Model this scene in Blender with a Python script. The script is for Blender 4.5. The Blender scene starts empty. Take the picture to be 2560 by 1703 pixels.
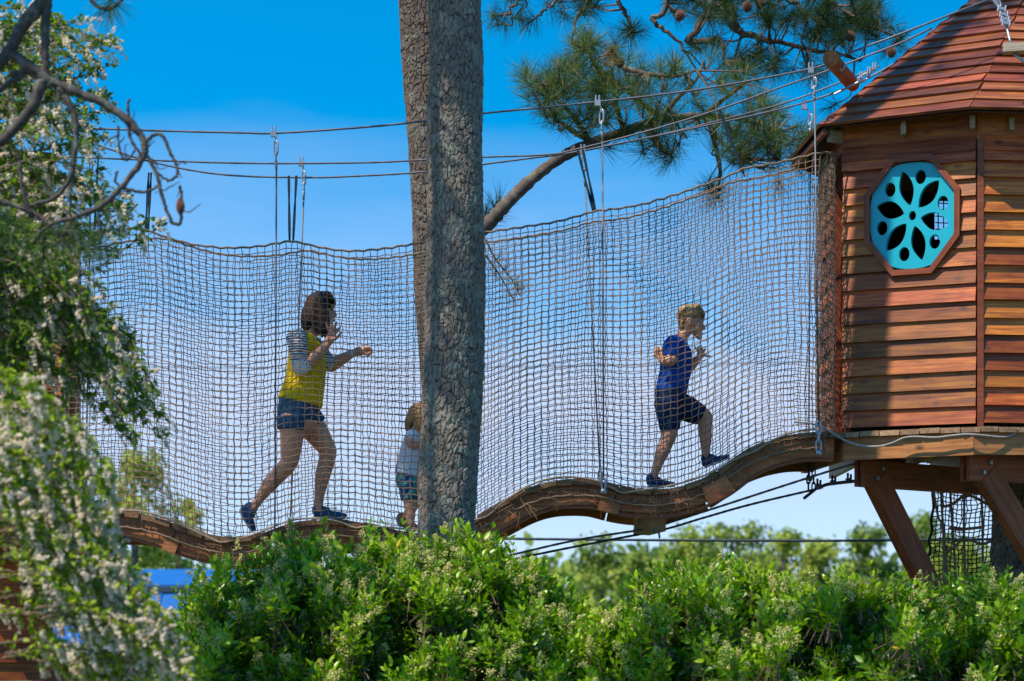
import bpy, math, random
import numpy as np
from mathutils import Vector, Matrix

random.seed(7)
rng = np.random.default_rng(11)
SC = bpy.context.scene
COL = SC.collection

# ------------------------------------------------------------------ camera, sky, sun, exposure
F, ZC, HZ = 5680.0, 1.6, 1600.0          # focal length and horizon in units of a 2560 px wide frame
cam_d = bpy.data.cameras.new('camera')
cam_d.sensor_width = 36.0
cam_d.lens = 36.0 * F / 2560.0
cam_d.shift_y = (HZ - 851.5) / 2560.0
cam_d.clip_start, cam_d.clip_end = 0.1, 3000.0
cam_d.dof.use_dof = True
cam_d.dof.focus_distance = 15.8
cam_d.dof.aperture_fstop = 2.6
cam = bpy.data.objects.new('camera', cam_d)
cam.location = (0, 0, ZC)
cam.rotation_euler = (math.radians(90), 0, 0)
COL.objects.link(cam)
SC.camera = cam

SUN_AZ, SUN_EL = math.radians(-53), math.radians(56)     # azimuth measured from "towards the camera", negative = left
SDIR = Vector((math.sin(SUN_AZ) * math.cos(SUN_EL), -math.cos(SUN_AZ) * math.cos(SUN_EL), math.sin(SUN_EL)))
sun_d = bpy.data.lights.new('sun', 'SUN')
sun_d.energy = 4.6
sun_d.angle = math.radians(0.5)
sun_d.color = (1.0, 0.91, 0.77)
sun = bpy.data.objects.new('sun', sun_d)
sun.rotation_euler = SDIR.to_track_quat('Z', 'Y').to_euler()
sun.location = (-20, -10, 40)
COL.objects.link(sun)

world = bpy.data.worlds.new('World')
SC.world = world
world.use_nodes = True
wt = world.node_tree
wt.nodes.clear()
def wn(t, **k):
    n = wt.nodes.new(t)
    for a, b in k.items():
        setattr(n, a, b)
    return n
w_out = wn('ShaderNodeOutputWorld')
w_bg = wn('ShaderNodeBackground')
w_bg.inputs['Strength'].default_value = 0.12
w_sky = wn('ShaderNodeTexSky', sky_type='NISHITA', sun_disc=False)
w_sky.sun_elevation = SUN_EL
w_sky.sun_rotation = math.atan2(SDIR.x, SDIR.y)
w_sky.altitude = 300
w_sky.air_density = 1.0
w_sky.dust_density = 0.35
w_sky.ozone_density = 2.0
w_tc = wn('ShaderNodeTexCoord')
w_sep = wn('ShaderNodeSeparateXYZ')
wt.links.new(w_tc.outputs['Generated'], w_sep.inputs[0])
# the air is clear: the pale horizon layer is thin, so the sky deepens quickly with height
w_map = wn('ShaderNodeMapping')
w_map.inputs['Scale'].default_value = (1, 1, 2.6)
wt.links.new(w_tc.outputs['Generated'], w_map.inputs['Vector'])
w_nrm = wn('ShaderNodeVectorMath', operation='NORMALIZE')
wt.links.new(w_map.outputs[0], w_nrm.inputs[0])
wt.links.new(w_nrm.outputs[0], w_sky.inputs['Vector'])
w_hsv = wn('ShaderNodeHueSaturation')
w_hsv.inputs['Hue'].default_value = 0.486
w_hsv.inputs['Saturation'].default_value = 1.55
w_hsv.inputs['Value'].default_value = 1.62
wt.links.new(w_sky.outputs[0], w_hsv.inputs['Color'])
# thin lavender-white cloud low over the horizon, all the way round
w_noi = wn('ShaderNodeTexNoise')
w_noi.inputs['Scale'].default_value = 5.0
w_noi.inputs['Detail'].default_value = 4.0
w_nm = wn('ShaderNodeMapping')
w_nm.inputs['Scale'].default_value = (1, 1, 5)
w_nm.inputs['Location'].default_value = (0.35, 0.1, 0.2)
wt.links.new(w_tc.outputs['Generated'], w_nm.inputs['Vector'])
wt.links.new(w_nm.outputs[0], w_noi.inputs['Vector'])
w_add = wn('ShaderNodeMath', operation='MULTIPLY_ADD')
w_add.inputs[1].default_value = 0.09
wt.links.new(w_noi.outputs['Fac'], w_add.inputs[0])
wt.links.new(w_sep.outputs['Z'], w_add.inputs[2])
w_ramp = wn('ShaderNodeValToRGB')
el = w_ramp.color_ramp.elements
el[0].position, el[0].color = 0.05, (0.8, 0.8, 0.8, 1)
el[1].position, el[1].color = 0.27, (0, 0, 0, 1)
for p_, c_ in ((0.09, 0.8), (0.15, 0.92), (0.185, 0.5)):
    e_ = el.new(p_); e_.color = (c_, c_, c_, 1)
wt.links.new(w_add.outputs[0], w_ramp.inputs['Fac'])
w_mix = wn('ShaderNodeMix', data_type='RGBA')
wt.links.new(w_ramp.outputs['Color'], w_mix.inputs['Factor'])
wt.links.new(w_hsv.outputs[0], w_mix.inputs['A'])
w_mix.inputs['B'].default_value = (3.7, 4.4, 6.0, 1)
wt.links.new(w_mix.outputs['Result'], w_bg.inputs['Color'])
wt.links.new(w_bg.outputs[0], w_out.inputs[0])

SC.view_settings.view_transform = 'Standard'
SC.view_settings.look = 'None'
SC.view_settings.gamma = 1.0
SC.view_settings.exposure = 0.5
SC.view_settings.use_curve_mapping = False
SC.cycles.use_denoising = True
SC.cycles.max_bounces = 8
SC.cycles.transparent_max_bounces = 8

# ------------------------------------------------------------------ helpers
def W(px, py, Y):
    return np.array([(px - 1280.0) / F * Y, Y, ZC + (HZ - py) / F * Y])
def WA(pts, Y):
    return np.array([W(p[0], p[1], (p[2] if len(p) > 2 else Y)) for p in pts])
def hit(px, py, p0, n):                     # point of the view ray through a pixel on a plane
    d = np.array([(px - 1280.0) / F, 1.0, (HZ - py) / F]); o = np.array([0, 0, ZC])
    return o + d * (np.dot(np.asarray(p0) - o, n) / np.dot(d, n))
def unit(v):
    v = np.asarray(v, float)
    return v / np.maximum(np.linalg.norm(v, axis=-1, keepdims=True), 1e-9)

class MB:                                   # collects faces of one mesh, in world coordinates
    def __init__(s):
        s.V, s.F, s.n, s.A = [], {}, 0, []
    def add(s, V, Fs, att=None):
        V = np.asarray(V, float).reshape(-1, 3)
        s.V.append(V)
        for f in (Fs if isinstance(Fs, list) and len(Fs) and isinstance(Fs[0], np.ndarray) else [Fs]):
            if isinstance(f, np.ndarray):
                if len(f):
                    s.F.setdefault(f.shape[1], []).append(f.astype(np.int64) + s.n)
            else:
                for g in f:
                    s.F.setdefault(len(g), []).append(np.array([g], np.int64) + s.n)
        s.A.append(np.full(len(V), 0.5) if att is None else np.broadcast_to(np.asarray(att, float), (len(V),)))
        s.n += len(V)
        return s
    def box(s, M, lo, hi):
        lo, hi = np.array(lo, float), np.array(hi, float)
        c = np.array([[x, y, z] for z in (0, 1) for y in (0, 1) for x in (0, 1)], float)
        V = lo + c * (hi - lo)
        M = np.asarray(M)
        V = V @ M[:3, :3].T + M[:3, 3]
        return s.add(V, np.array([[0, 2, 3, 1], [4, 5, 7, 6], [0, 1, 5, 4], [1, 3, 7, 5], [3, 2, 6, 7], [2, 0, 4, 6]]))
    def tube(s, P, r, k=8, cap=True, att=None):
        P = np.asarray(P, float); N = len(P)
        r = np.broadcast_to(np.asarray(r, float), (N,))
        t = unit(np.gradient(P, axis=0))
        ref = np.array([0, 0, 1.0]) if abs(t[0][2]) < 0.8 else np.array([1.0, 0, 0])
        n1 = unit(np.cross(t[0], ref)); rings = []
        for i in range(N):
            n1 = unit(n1 - np.dot(n1, t[i]) * t[i]); n2 = np.cross(t[i], n1)
            a = np.arange(k) * 2 * math.pi / k
            rings.append(P[i] + r[i] * (np.cos(a)[:, None] * n1 + np.sin(a)[:, None] * n2))
        V = np.concatenate(rings)
        i, j = np.meshgrid(np.arange(N - 1), np.arange(k), indexing='ij')
        q = np.stack([i * k + j, i * k + (j + 1) % k, (i + 1) * k + (j + 1) % k, (i + 1) * k + j], -1).reshape(-1, 4)
        s.add(V, q, att)
        if cap:
            b = s.n - len(V)
            s.F.setdefault(k, []).append(np.array([[b + x for x in range(k)][::-1], [b + (N - 1) * k + x for x in range(k)]], np.int64))
        return s
    def build(s, name, mat, parent=None, M=None, smooth=False, label=None, kind=None, att=False):
        return mkobj(name, np.concatenate(s.V), [np.concatenate(v) for v in s.F.values()], mat, parent, M, smooth, label, kind,
                     np.concatenate(s.A) if att else None)

WMX = {}
def mkmesh(name, V, Fs, smooth=False, att=None):
    me = bpy.data.meshes.new(name)
    V = np.ascontiguousarray(V, np.float32)
    Fs = [np.asarray(f, np.int32) for f in Fs if len(f)]
    loops = np.concatenate([f.ravel() for f in Fs])
    tot = np.concatenate([np.full(len(f), f.shape[1], np.int32) for f in Fs])
    st = np.concatenate([[0], np.cumsum(tot)[:-1]]).astype(np.int32)
    me.vertices.add(len(V)); me.vertices.foreach_set('co', V.ravel())
    me.loops.add(len(loops)); me.loops.foreach_set('vertex_index', loops)
    me.polygons.add(len(tot)); me.polygons.foreach_set('loop_start', st)
    me.polygons.foreach_set('use_smooth', np.full(len(tot), smooth))
    if att is not None:
        a = me.attributes.new('tint', 'FLOAT', 'POINT'); a.data.foreach_set('value', np.asarray(att, np.float32))
    me.update(calc_edges=True); me.validate()
    return me
def link(o, parent, M):
    COL.objects.link(o)
    M = Matrix(M)
    if parent is not None:
        o.parent = parent
        o.matrix_parent_inverse = WMX[parent.name].inverted()
    o.matrix_basis = M
    WMX[o.name] = M
    return o
def mkobj(name, V, Fs, mat, parent=None, M=None, smooth=False, label=None, kind=None, att=None):
    V = np.asarray(V, float)
    if M is None:
        M = np.eye(4); M[:3, 3] = [V[:, 0].mean(), V[:, 1].mean(), V[:, 2].min()]
    M = np.asarray(M, float)
    L = (V - M[:3, 3]) @ np.linalg.inv(M[:3, :3]).T
    o = bpy.data.objects.new(name, mkmesh(name, L, Fs, smooth, att))
    if mat: o.data.materials.append(mat)
    link(o, parent, M.tolist())
    if label: o['label'] = label
    if kind: o['kind'] = kind
    return o
def tag(o, label, cat=None, group=None, kind=None):
    o['label'] = label
    if cat: o['category'] = cat
    if group: o['group'] = group
    if kind: o['kind'] = kind
    return o
def empty(name, loc, label=None, cat=None, group=None, parent=None):
    o = bpy.data.objects.new(name, None)
    o.empty_display_size = 0.2
    link(o, parent, Matrix.Translation(Vector(loc)))
    if label: tag(o, label, cat, group)
    return o
def frame(o, u, up=(0, 0, 1)):
    u = unit(u); y = unit(np.cross(up, u)); z = np.cross(u, y)
    M = np.eye(4); M[:3, 0], M[:3, 1], M[:3, 2], M[:3, 3] = u, y, z, o
    return M
def curve(pts, n, k=2):                     # smooth resampled polyline
    pts = np.asarray(pts, float); m = len(pts)
    t = np.linspace(0, m - 1, n); i = np.clip(t.astype(int), 0, m - 2); f = (t - i)[:, None]
    p0 = pts[np.clip(i - 1, 0, m - 1)]; p1 = pts[i]; p2 = pts[i + 1]; p3 = pts[np.clip(i + 2, 0, m - 1)]
    return 0.5 * (2 * p1 + (p2 - p0) * f + (2 * p0 - 5 * p1 + 4 * p2 - p3) * f ** 2 + (3 * p1 - p0 - 3 * p2 + p3) * f ** 3)
def polytubes(P, R, k=4):                   # many tubes at once: P (S,N,3)
    P = np.asarray(P, float); S, N = P.shape[:2]
    R = np.broadcast_to(np.asarray(R, float), (S, N))
    t = unit(np.gradient(P, axis=1))
    ref = np.where(np.abs(t[..., 1:2]) < 0.8, np.array([0, 1.0, 0]), np.array([1.0, 0, 0]))
    n1 = unit(np.cross(t, ref)); n2 = np.cross(t, n1)
    a = np.arange(k) * 2 * math.pi / k + 0.4
    V = P[:, :, None] + R[:, :, None, None] * (np.cos(a)[:, None] * n1[:, :, None] + np.sin(a)[:, None] * n2[:, :, None])
    s, i, j = np.meshgrid(np.arange(S), np.arange(N - 1), np.arange(k), indexing='ij')
    b = s * N * k
    q = np.stack([b + i * k + j, b + i * k + (j + 1) % k, b + (i + 1) * k + (j + 1) % k, b + (i + 1) * k + j], -1).reshape(-1, 4)
    return V.reshape(-1, 3), q

# ------------------------------------------------------------------ materials
def mat(name, build, **kw):
    m = bpy.data.materials.new(name); m.use_nodes = True
    t = m.node_tree; b = t.nodes['Principled BSDF']
    build(t, b, **kw)
    return m
def nd(t, typ, **k):
    n = t.nodes.new(typ)
    for a, v in k.items():
        if a.startswith('i_'): n.inputs[a[2:].replace('_', ' ')].default_value = v
        else: setattr(n, a, v)
    return n
def ramp(t, fac, stops):
    r = t.nodes.new('ShaderNodeValToRGB'); e = r.color_ramp.elements
    e[0].position, e[0].color = stops[0][0], (*stops[0][1], 1)
    e[1].position, e[1].color = stops[-1][0], (*stops[-1][1], 1)
    for p, c in stops[1:-1]:
        x = e.new(p); x.color = (*c, 1)
    t.links.new(fac, r.inputs['Fac'])
    return r.outputs['Color']
def mixc(t, fac, a, b, mode='MIX'):
    m = nd(t, 'ShaderNodeMix', data_type='RGBA', blend_type=mode)
    for s, v in (('Factor', fac), ('A', a), ('B', b)):
        if hasattr(v, 'is_linked'): t.links.new(v, m.inputs[s])
        elif s == 'Factor': m.inputs[s].default_value = v
        else: m.inputs[s].default_value = (*v, 1)
    return m.outputs['Result']
def noise(t, vec, scale, detail=3, rough=0.5, stretch=None, dist=0.0):
    n = nd(t, 'ShaderNodeTexNoise'); n.inputs['Scale'].default_value = scale; n.inputs['Detail'].default_value = detail
    n.inputs['Roughness'].default_value = rough; n.inputs['Distortion'].default_value = dist
    if stretch:
        mp = nd(t, 'ShaderNodeMapping'); mp.inputs['Scale'].default_value = stretch
        t.links.new(vec, mp.inputs['Vector']); vec = mp.outputs[0]
    t.links.new(vec, n.inputs['Vector'])
    return n.outputs['Fac']
def bump(t, b, h, strength, dist=0.01):
    n = nd(t, 'ShaderNodeBump'); n.inputs['Strength'].default_value = strength; n.inputs['Distance'].default_value = dist
    t.links.new(h, n.inputs['Height']); t.links.new(n.outputs[0], b.inputs['Normal'])

def m_wood(t, b, c1=(0.13, 0.027, 0.01), c2=(0.37, 0.095, 0.019), c3=(0.56, 0.19, 0.018), rough=0.5, knots=True, vary=1.0):
    tc = nd(t, 'ShaderNodeTexCoord'); oi = nd(t, 'ShaderNodeObjectInfo')
    off = nd(t, 'ShaderNodeVectorMath', operation='MULTIPLY_ADD')
    cmb = nd(t, 'ShaderNodeCombineXYZ')
    for k in range(3): t.links.new(oi.outputs['Random'], cmb.inputs[k])
    t.links.new(cmb.outputs[0], off.inputs[0]); off.inputs[1].default_value = (37, 11, 23); t.links.new(tc.outputs['Object'], off.inputs[2])
    v = off.outputs[0]
    g = noise(t, v, 5, 6, 0.6, (0.45, 7, 7), 0.6)
    f = noise(t, v, 60, 3, 0.6, (0.05, 1, 1))
    col = ramp(t, g, [(0.25, c1), (0.5, c2), (0.72, c3)])
    col = mixc(t, 0.5, col, ramp(t, f, [(0.3, (0.5, 0.45, 0.42)), (0.7, (1.15, 1.15, 1.15))]), 'MULTIPLY')
    st = noise(t, v, 2.6, 5, 0.65, (0.8, 1, 1.6), 0.8)          # weather stains
    col = mixc(t, 0.8, col, ramp(t, st, [(0.32, (0.6, 0.55, 0.55)), (0.5, (1, 1, 1)), (0.72, (1.22, 1.2, 1.12))]), 'MULTIPLY')
    # board-to-board tone
    hs = nd(t, 'ShaderNodeHueSaturation')
    mr = nd(t, 'ShaderNodeMapRange'); mr.inputs['To Min'].default_value = 1 - 0.4 * vary; mr.inputs['To Max'].default_value = 1 + 0.32 * vary
    t.links.new(oi.outputs['Random'], mr.inputs[0]); t.links.new(mr.outputs[0], hs.inputs['Value'])
    m2 = nd(t, 'ShaderNodeMath', operation='MULTIPLY'); m2.inputs[1].default_value = 7.13
    t.links.new(oi.outputs['Random'], m2.inputs[0])
    m3 = nd(t, 'ShaderNodeMath', operation='FRACT'); t.links.new(m2.outputs[0], m3.inputs[0])
    mr2 = nd(t, 'ShaderNodeMapRange'); mr2.inputs['To Min'].default_value = 0.5 - 0.008 * vary; mr2.inputs['To Max'].default_value = 0.5 + 0.007 * vary
    t.links.new(m3.outputs[0], mr2.inputs[0]); t.links.new(mr2.outputs[0], hs.inputs['Hue'])
    t.links.new(col, hs.inputs['Color']); col = hs.outputs[0]
    if knots:
        vo = nd(t, 'ShaderNodeTexVoronoi'); vo.inputs['Scale'].default_value = 5.5; vo.inputs['Randomness'].default_value = 1.0
        mp = nd(t, 'ShaderNodeMapping'); mp.inputs['Scale'].default_value = (0.62, 1, 1.25)
        t.links.new(v, mp.inputs['Vector']); t.links.new(mp.outputs[0], vo.inputs['Vector'])
        kf = ramp(t, vo.outputs['Distance'], [(0.0, (1, 1, 1)), (0.07, (0.7, 0.7, 0.7)), (0.16, (0, 0, 0))])
        col = mixc(t, kf, col, (0.06, 0.022, 0.015))
    t.links.new(col, b.inputs['Base Color'])
    b.inputs['Roughness'].default_value = rough
    b.inputs['Specular IOR Level'].default_value = 0.35
    bump(t, b, f, 0.4, 0.003)
def m_plain(t, b, col=(0.5, 0.5, 0.5), rough=0.6, metal=0.0, var=0.15, scale=20, bmp=0.0, spec=0.4):
    tc = nd(t, 'ShaderNodeTexCoord')
    n = noise(t, tc.outputs['Object'], scale, 4, 0.6)
    c = np.array(col)
    t.links.new(ramp(t, n, [(0.3, tuple(c * (1 - var))), (0.7, tuple(np.minimum(c * (1 + var), 1)))]), b.inputs['Base Color'])
    b.inputs['Roughness'].default_value = rough; b.inputs['Metallic'].default_value = metal
    b.inputs['Specular IOR Level'].default_value = spec
    if bmp: bump(t, b, n, bmp, 0.01)
def m_leaf(t, b, stops=((0, (0.02, 0.06, 0.01)), (1, (0.08, 0.2, 0.02))), rough=0.35, trans=0.3, tcol=(0.25, 0.5, 0.04), spec=0.5):
    a = nd(t, 'ShaderNodeAttribute'); a.attribute_name = 'tint'
    c = ramp(t, a.outputs['Fac'], list(stops))
    t.links.new(c, b.inputs['Base Color']); b.inputs['Roughness'].default_value = rough
    b.inputs['Specular IOR Level'].default_value = spec
    if trans:
        tr = nd(t, 'ShaderNodeBsdfTranslucent'); mx = nd(t, 'ShaderNodeMixShader'); mx.inputs[0].default_value = trans
        t.links.new(mixc(t, 1.0, c, tcol, 'MULTIPLY') if False else mixc(t, 0.5, c, tcol), tr.inputs['Color'])
        t.links.new(b.outputs[0], mx.inputs[1]); t.links.new(tr.outputs[0], mx.inputs[2])
        t.links.new(mx.outputs[0], t.nodes['Material Output'].inputs['Surface'])
def m_bark(t, b, plate=(0.165, 0.138, 0.118), deep=(0.035, 0.025, 0.019), lichen=(0.29, 0.3, 0.24), amt=0.65):
    tc = nd(t, 'ShaderNodeTexCoord'); v = tc.outputs['Object']
    a = nd(t, 'ShaderNodeAttribute'); a.attribute_name = 'tint'
    n1 = noise(t, v, 30, 5, 0.65)
    n2 = noise(t, v, 9, 6, 0.7)
    n3 = noise(t, v, 70, 3, 0.6)
    pl = np.array(plate)
    c = ramp(t, a.outputs['Fac'], [(0.0, deep), (0.22, deep), (0.34, tuple(pl * .8)), (0.65, plate), (1.0, tuple(pl * [1.5, 1.45, 1.35]))])
    c = mixc(t, ramp(t, n1, [(0.4, (0, 0, 0)), (0.7, (0.5, 0.5, 0.5))]), c, (plate[0] * 1.35, plate[1] * 1.25, plate[2] * 1.2))
    lf = ramp(t, n2, [(0.52, (0, 0, 0)), (0.57, (amt, amt, amt))])
    lf2 = mixc(t, 1.0, lf, ramp(t, n3, [(0.35, (0.2, 0.2, 0.2)), (0.6, (1, 1, 1))]), 'MULTIPLY')
    c = mixc(t, lf2, c, lichen)
    t.links.new(c, b.inputs['Base Color']); b.inputs['Roughness'].default_value = 0.9
    b.inputs['Specular IOR Level'].default_value = 0.15
    bump(t, b, n3, 0.5, 0.006)

M = {}
M['cedar'] = mat('stained_cedar', m_wood, vary=1.35)
M['roofwood'] = mat('stained_roof_board', m_wood, c1=(0.1, 0.026, 0.015), c2=(0.22, 0.058, 0.024), c3=(0.44, 0.14, 0.022), knots=False, vary=1.3)
M['deck'] = mat('weathered_deck_wood', m_wood, c1=(0.17, 0.1, 0.06), c2=(0.3, 0.18, 0.1), c3=(0.42, 0.27, 0.16), rough=0.75, knots=False, vary=0.5)
M['rim'] = mat('orange_joist_wood', m_wood, c1=(0.24, 0.085, 0.03), c2=(0.42, 0.17, 0.055), c3=(0.5, 0.23, 0.08), vary=0.25)
M['beam'] = mat('dark_red_timber', m_wood, c1=(0.13, 0.031, 0.013), c2=(0.25, 0.063, 0.023), c3=(0.34, 0.095, 0.032), vary=0.3)
M['walk'] = mat('brown_walkway_timber', m_wood, c1=(0.19, 0.055, 0.023), c2=(0.37, 0.12, 0.042), c3=(0.5, 0.19, 0.07), rough=0.7, knots=False, vary=0.4)
M['plank'] = mat('walkway_plank_wood', m_wood, c1=(0.12, 0.06, 0.03), c2=(0.2, 0.105, 0.05), c3=(0.28, 0.16, 0.08), rough=0.75, knots=False, vary=0.6)
M['grey_wood'] = mat('raw_pale_wood', m_wood, c1=(0.28, 0.22, 0.16), c2=(0.4, 0.33, 0.25), c3=(0.5, 0.42, 0.33), rough=0.8, knots=False, vary=0.3)
M['inner'] = mat('unlit_inner_sheathing', m_wood, c1=(0.07, 0.035, 0.02), c2=(0.12, 0.06, 0.035), c3=(0.17, 0.09, 0.05), vary=0.2)  # wood tone darkened to stand for the unlit inside
M['teal'] = mat('teal_paint', m_plain, col=(0.004, 0.36, 0.46), rough=0.42, var=0.06, scale=6)
M['redtrim'] = mat('red_cedar_trim', m_wood, c1=(0.14, 0.028, 0.012), c2=(0.22, 0.05, 0.018), c3=(0.29, 0.08, 0.026), knots=False, vary=0.3)
M['rope'] = mat('tan_net_cord', m_plain, col=(0.2, 0.128, 0.082), rough=0.9, var=0.25, scale=40)
M['rope2'] = mat('brown_rope', m_plain, col=(0.3, 0.22, 0.15), rough=0.9, var=0.3, scale=60)
M['blacknet'] = mat('black_net_cord', m_plain, col=(0.02, 0.025, 0.03), rough=0.8)
M['steel'] = mat('galvanised_steel', m_plain, col=(0.36, 0.38, 0.41), rough=0.45, metal=0.6, var=0.2, scale=80)
M['cable'] = mat('wire_rope_steel', m_plain, col=(0.13, 0.13, 0.15), rough=0.55, metal=0.4, var=0.3, scale=90)
M['darkmetal'] = mat('dark_steel', m_plain, col=(0.06, 0.07, 0.09), rough=0.5, metal=0.4)
M['strap'] = mat('dark_webbing', m_plain, col=(0.006, 0.014, 0.022), rough=0.9, spec=0.1)
M['bark'] = mat('pine_bark', m_bark)
M['bark2'] = mat('pine_bark_brown', m_bark, plate=(0.11, 0.086, 0.072), deep=(0.032, 0.024, 0.02), amt=0.4)
M['twig'] = mat('twig_bark', m_plain, col=(0.13, 0.085, 0.06), rough=0.9, var=0.35, scale=40)
M['limbgrey'] = mat('grey_limb_bark', m_bark, plate=(0.075, 0.062, 0.058), deep=(0.035, 0.028, 0.026), amt=0.35)
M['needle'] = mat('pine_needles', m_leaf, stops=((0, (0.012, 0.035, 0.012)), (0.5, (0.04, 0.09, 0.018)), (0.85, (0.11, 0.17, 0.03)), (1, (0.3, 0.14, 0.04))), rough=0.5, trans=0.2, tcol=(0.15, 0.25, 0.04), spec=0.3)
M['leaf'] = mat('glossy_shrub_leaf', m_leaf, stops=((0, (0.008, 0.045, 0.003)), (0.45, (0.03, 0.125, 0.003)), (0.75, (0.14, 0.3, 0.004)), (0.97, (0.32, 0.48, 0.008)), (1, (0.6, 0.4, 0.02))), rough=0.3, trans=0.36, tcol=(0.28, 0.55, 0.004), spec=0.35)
M['leaf2'] = mat('small_shrub_leaf', m_leaf, stops=((0, (0.02, 0.06, 0.006)), (0.5, (0.08, 0.18, 0.008)), (1, (0.32, 0.42, 0.015))), rough=0.5, trans=0.4, tcol=(0.3, 0.55, 0.02), spec=0.25)
M['petal'] = mat('white_blossom', m_leaf, stops=((0, (0.58, 0.42, 0.28)), (0.5, (0.86, 0.72, 0.56)), (1, (0.92, 0.84, 0.72))), rough=0.7, trans=0.45, tcol=(0.9, 0.82, 0.68), spec=0.2)
M['panicle'] = mat('cream_flower_buds', m_leaf, stops=((0, (0.36, 0.38, 0.08)), (0.5, (0.66, 0.6, 0.2)), (1, (0.8, 0.74, 0.36))), rough=0.7, trans=0.2, tcol=(0.6, 0.55, 0.2), spec=0.2)
M['fartree'] = mat('distant_foliage', m_leaf, stops=((0, (0.04, 0.09, 0.035)), (0.5, (0.17, 0.25, 0.045)), (1, (0.4, 0.45, 0.07))), rough=0.7, trans=0.3, tcol=(0.3, 0.4, 0.06), spec=0.15)
M['ground'] = mat('lawn_ground', m_plain, col=(0.07, 0.1, 0.035), rough=0.95, var=0.4, scale=1.5)
M['blueroof'] = mat('blue_metal_roof', m_plain, col=(0.012, 0.11, 0.36), rough=0.5, var=0.08, scale=3)
M['greytrim'] = mat('grey_gutter', m_plain, col=(0.3, 0.31, 0.33), rough=0.5)
M['redwall'] = mat('dark_red_siding', m_plain, col=(0.14, 0.03, 0.025), rough=0.7)
M['straw'] = mat('dry_pine_straw', m_plain, col=(0.34, 0.18, 0.08), rough=0.9, var=0.3)
M['greyrope'] = mat('grey_rope', m_plain, col=(0.27, 0.25, 0.23), rough=0.9, var=0.25, scale=60)
M['candle'] = mat('pine_candle', m_plain, col=(0.36, 0.2, 0.07), rough=0.8, var=0.3, scale=60)
M['cone'] = mat('pine_cone_brown', m_plain, col=(0.16, 0.07, 0.04), rough=0.8, var=0.4, scale=60)

# ------------------------------------------------------------------ ground
def make_ground():
    n = 40
    xs = np.concatenate([-np.geomspace(1500, 12, 14), np.linspace(-10, 10, 11), np.geomspace(12, 1500, 14)])
    ys = np.concatenate([np.linspace(-60, 60, 25), np.geomspace(65, 2500, 16)])
    X, Y = np.meshgrid(xs, ys, indexing='ij')
    Z = 0.05 * np.sin(X * 0.7) * np.cos(Y * 0.5) - 0.05
    V = np.stack([X, Y, Z], -1).reshape(-1, 3)
    a, b = len(xs), len(ys)
    i, j = np.meshgrid(np.arange(a - 1), np.arange(b - 1), indexing='ij')
    q = np.stack([i * b + j, (i + 1) * b + j, (i + 1) * b + j + 1, i * b + j + 1], -1).reshape(-1, 4)
    o = mkobj('ground', V, [q], M['ground'], None, np.eye(4), True)
    tag(o, 'green lawn ground under the hedge and trees', kind='structure')
make_ground()

# ------------------------------------------------------------------ treehouse on the right
HP = [(2.35, 17.15), (2.37, 16.16), (3.244, 15.75), (4.735, 15.91), (5.6, 16.8), (5.5, 18.0), (4.4, 18.6), (3.0, 18.3)]
HP = [np.array(p) for p in HP]
ZW0, ZW1, ZDECK, PITCH = 3.105, 5.25, 3.06, 0.1212
hut = empty('treehouse', (3.95, 17.2, 0), 'red-brown cedar plank treehouse with pointed board roof and teal flower window', 'treehouse')

def extrude_poly(poly, yf, yb):             # poly of (x,z); yf, yb functions of z -> local verts and faces
    n = len(poly)
    V = [(x, yf(z), z) for x, z in poly] + [(x, yb(z), z) for x, z in poly]
    Fc = [list(range(n)), list(range(2 * n - 1, n - 1, -1))] + [[(i + 1) % n, i, n + i, n + (i + 1) % n] for i in range(n)]
    return V, Fc
def local_obj(name, V, Fc, mt, parent, Mf, org, **k):
    Mo = np.array(Mf).copy(); R = Mo[:3, :3]
    Vw = np.asarray(V) @ R.T + Mo[:3, 3]
    Mo[:3, 3] = R @ np.asarray(org) + Mo[:3, 3]
    mb = MB(); mb.add(Vw, Fc)
    return mb.build(name, mt, parent, Mo, **k)
OCT = [(-.143, .417), (.143, .417), (.341, .167), (.341, -.167), (.143, -.417), (-.143, -.417), (-.341, -.167), (-.341, .167)]
def oct_half(z):                            # half width of the window opening at height z above its centre
    z = abs(z)
    return .32 if z <= .16 else (.32 - (z - .16) * (.19 / .24) if z < .4 else 0)

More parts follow.
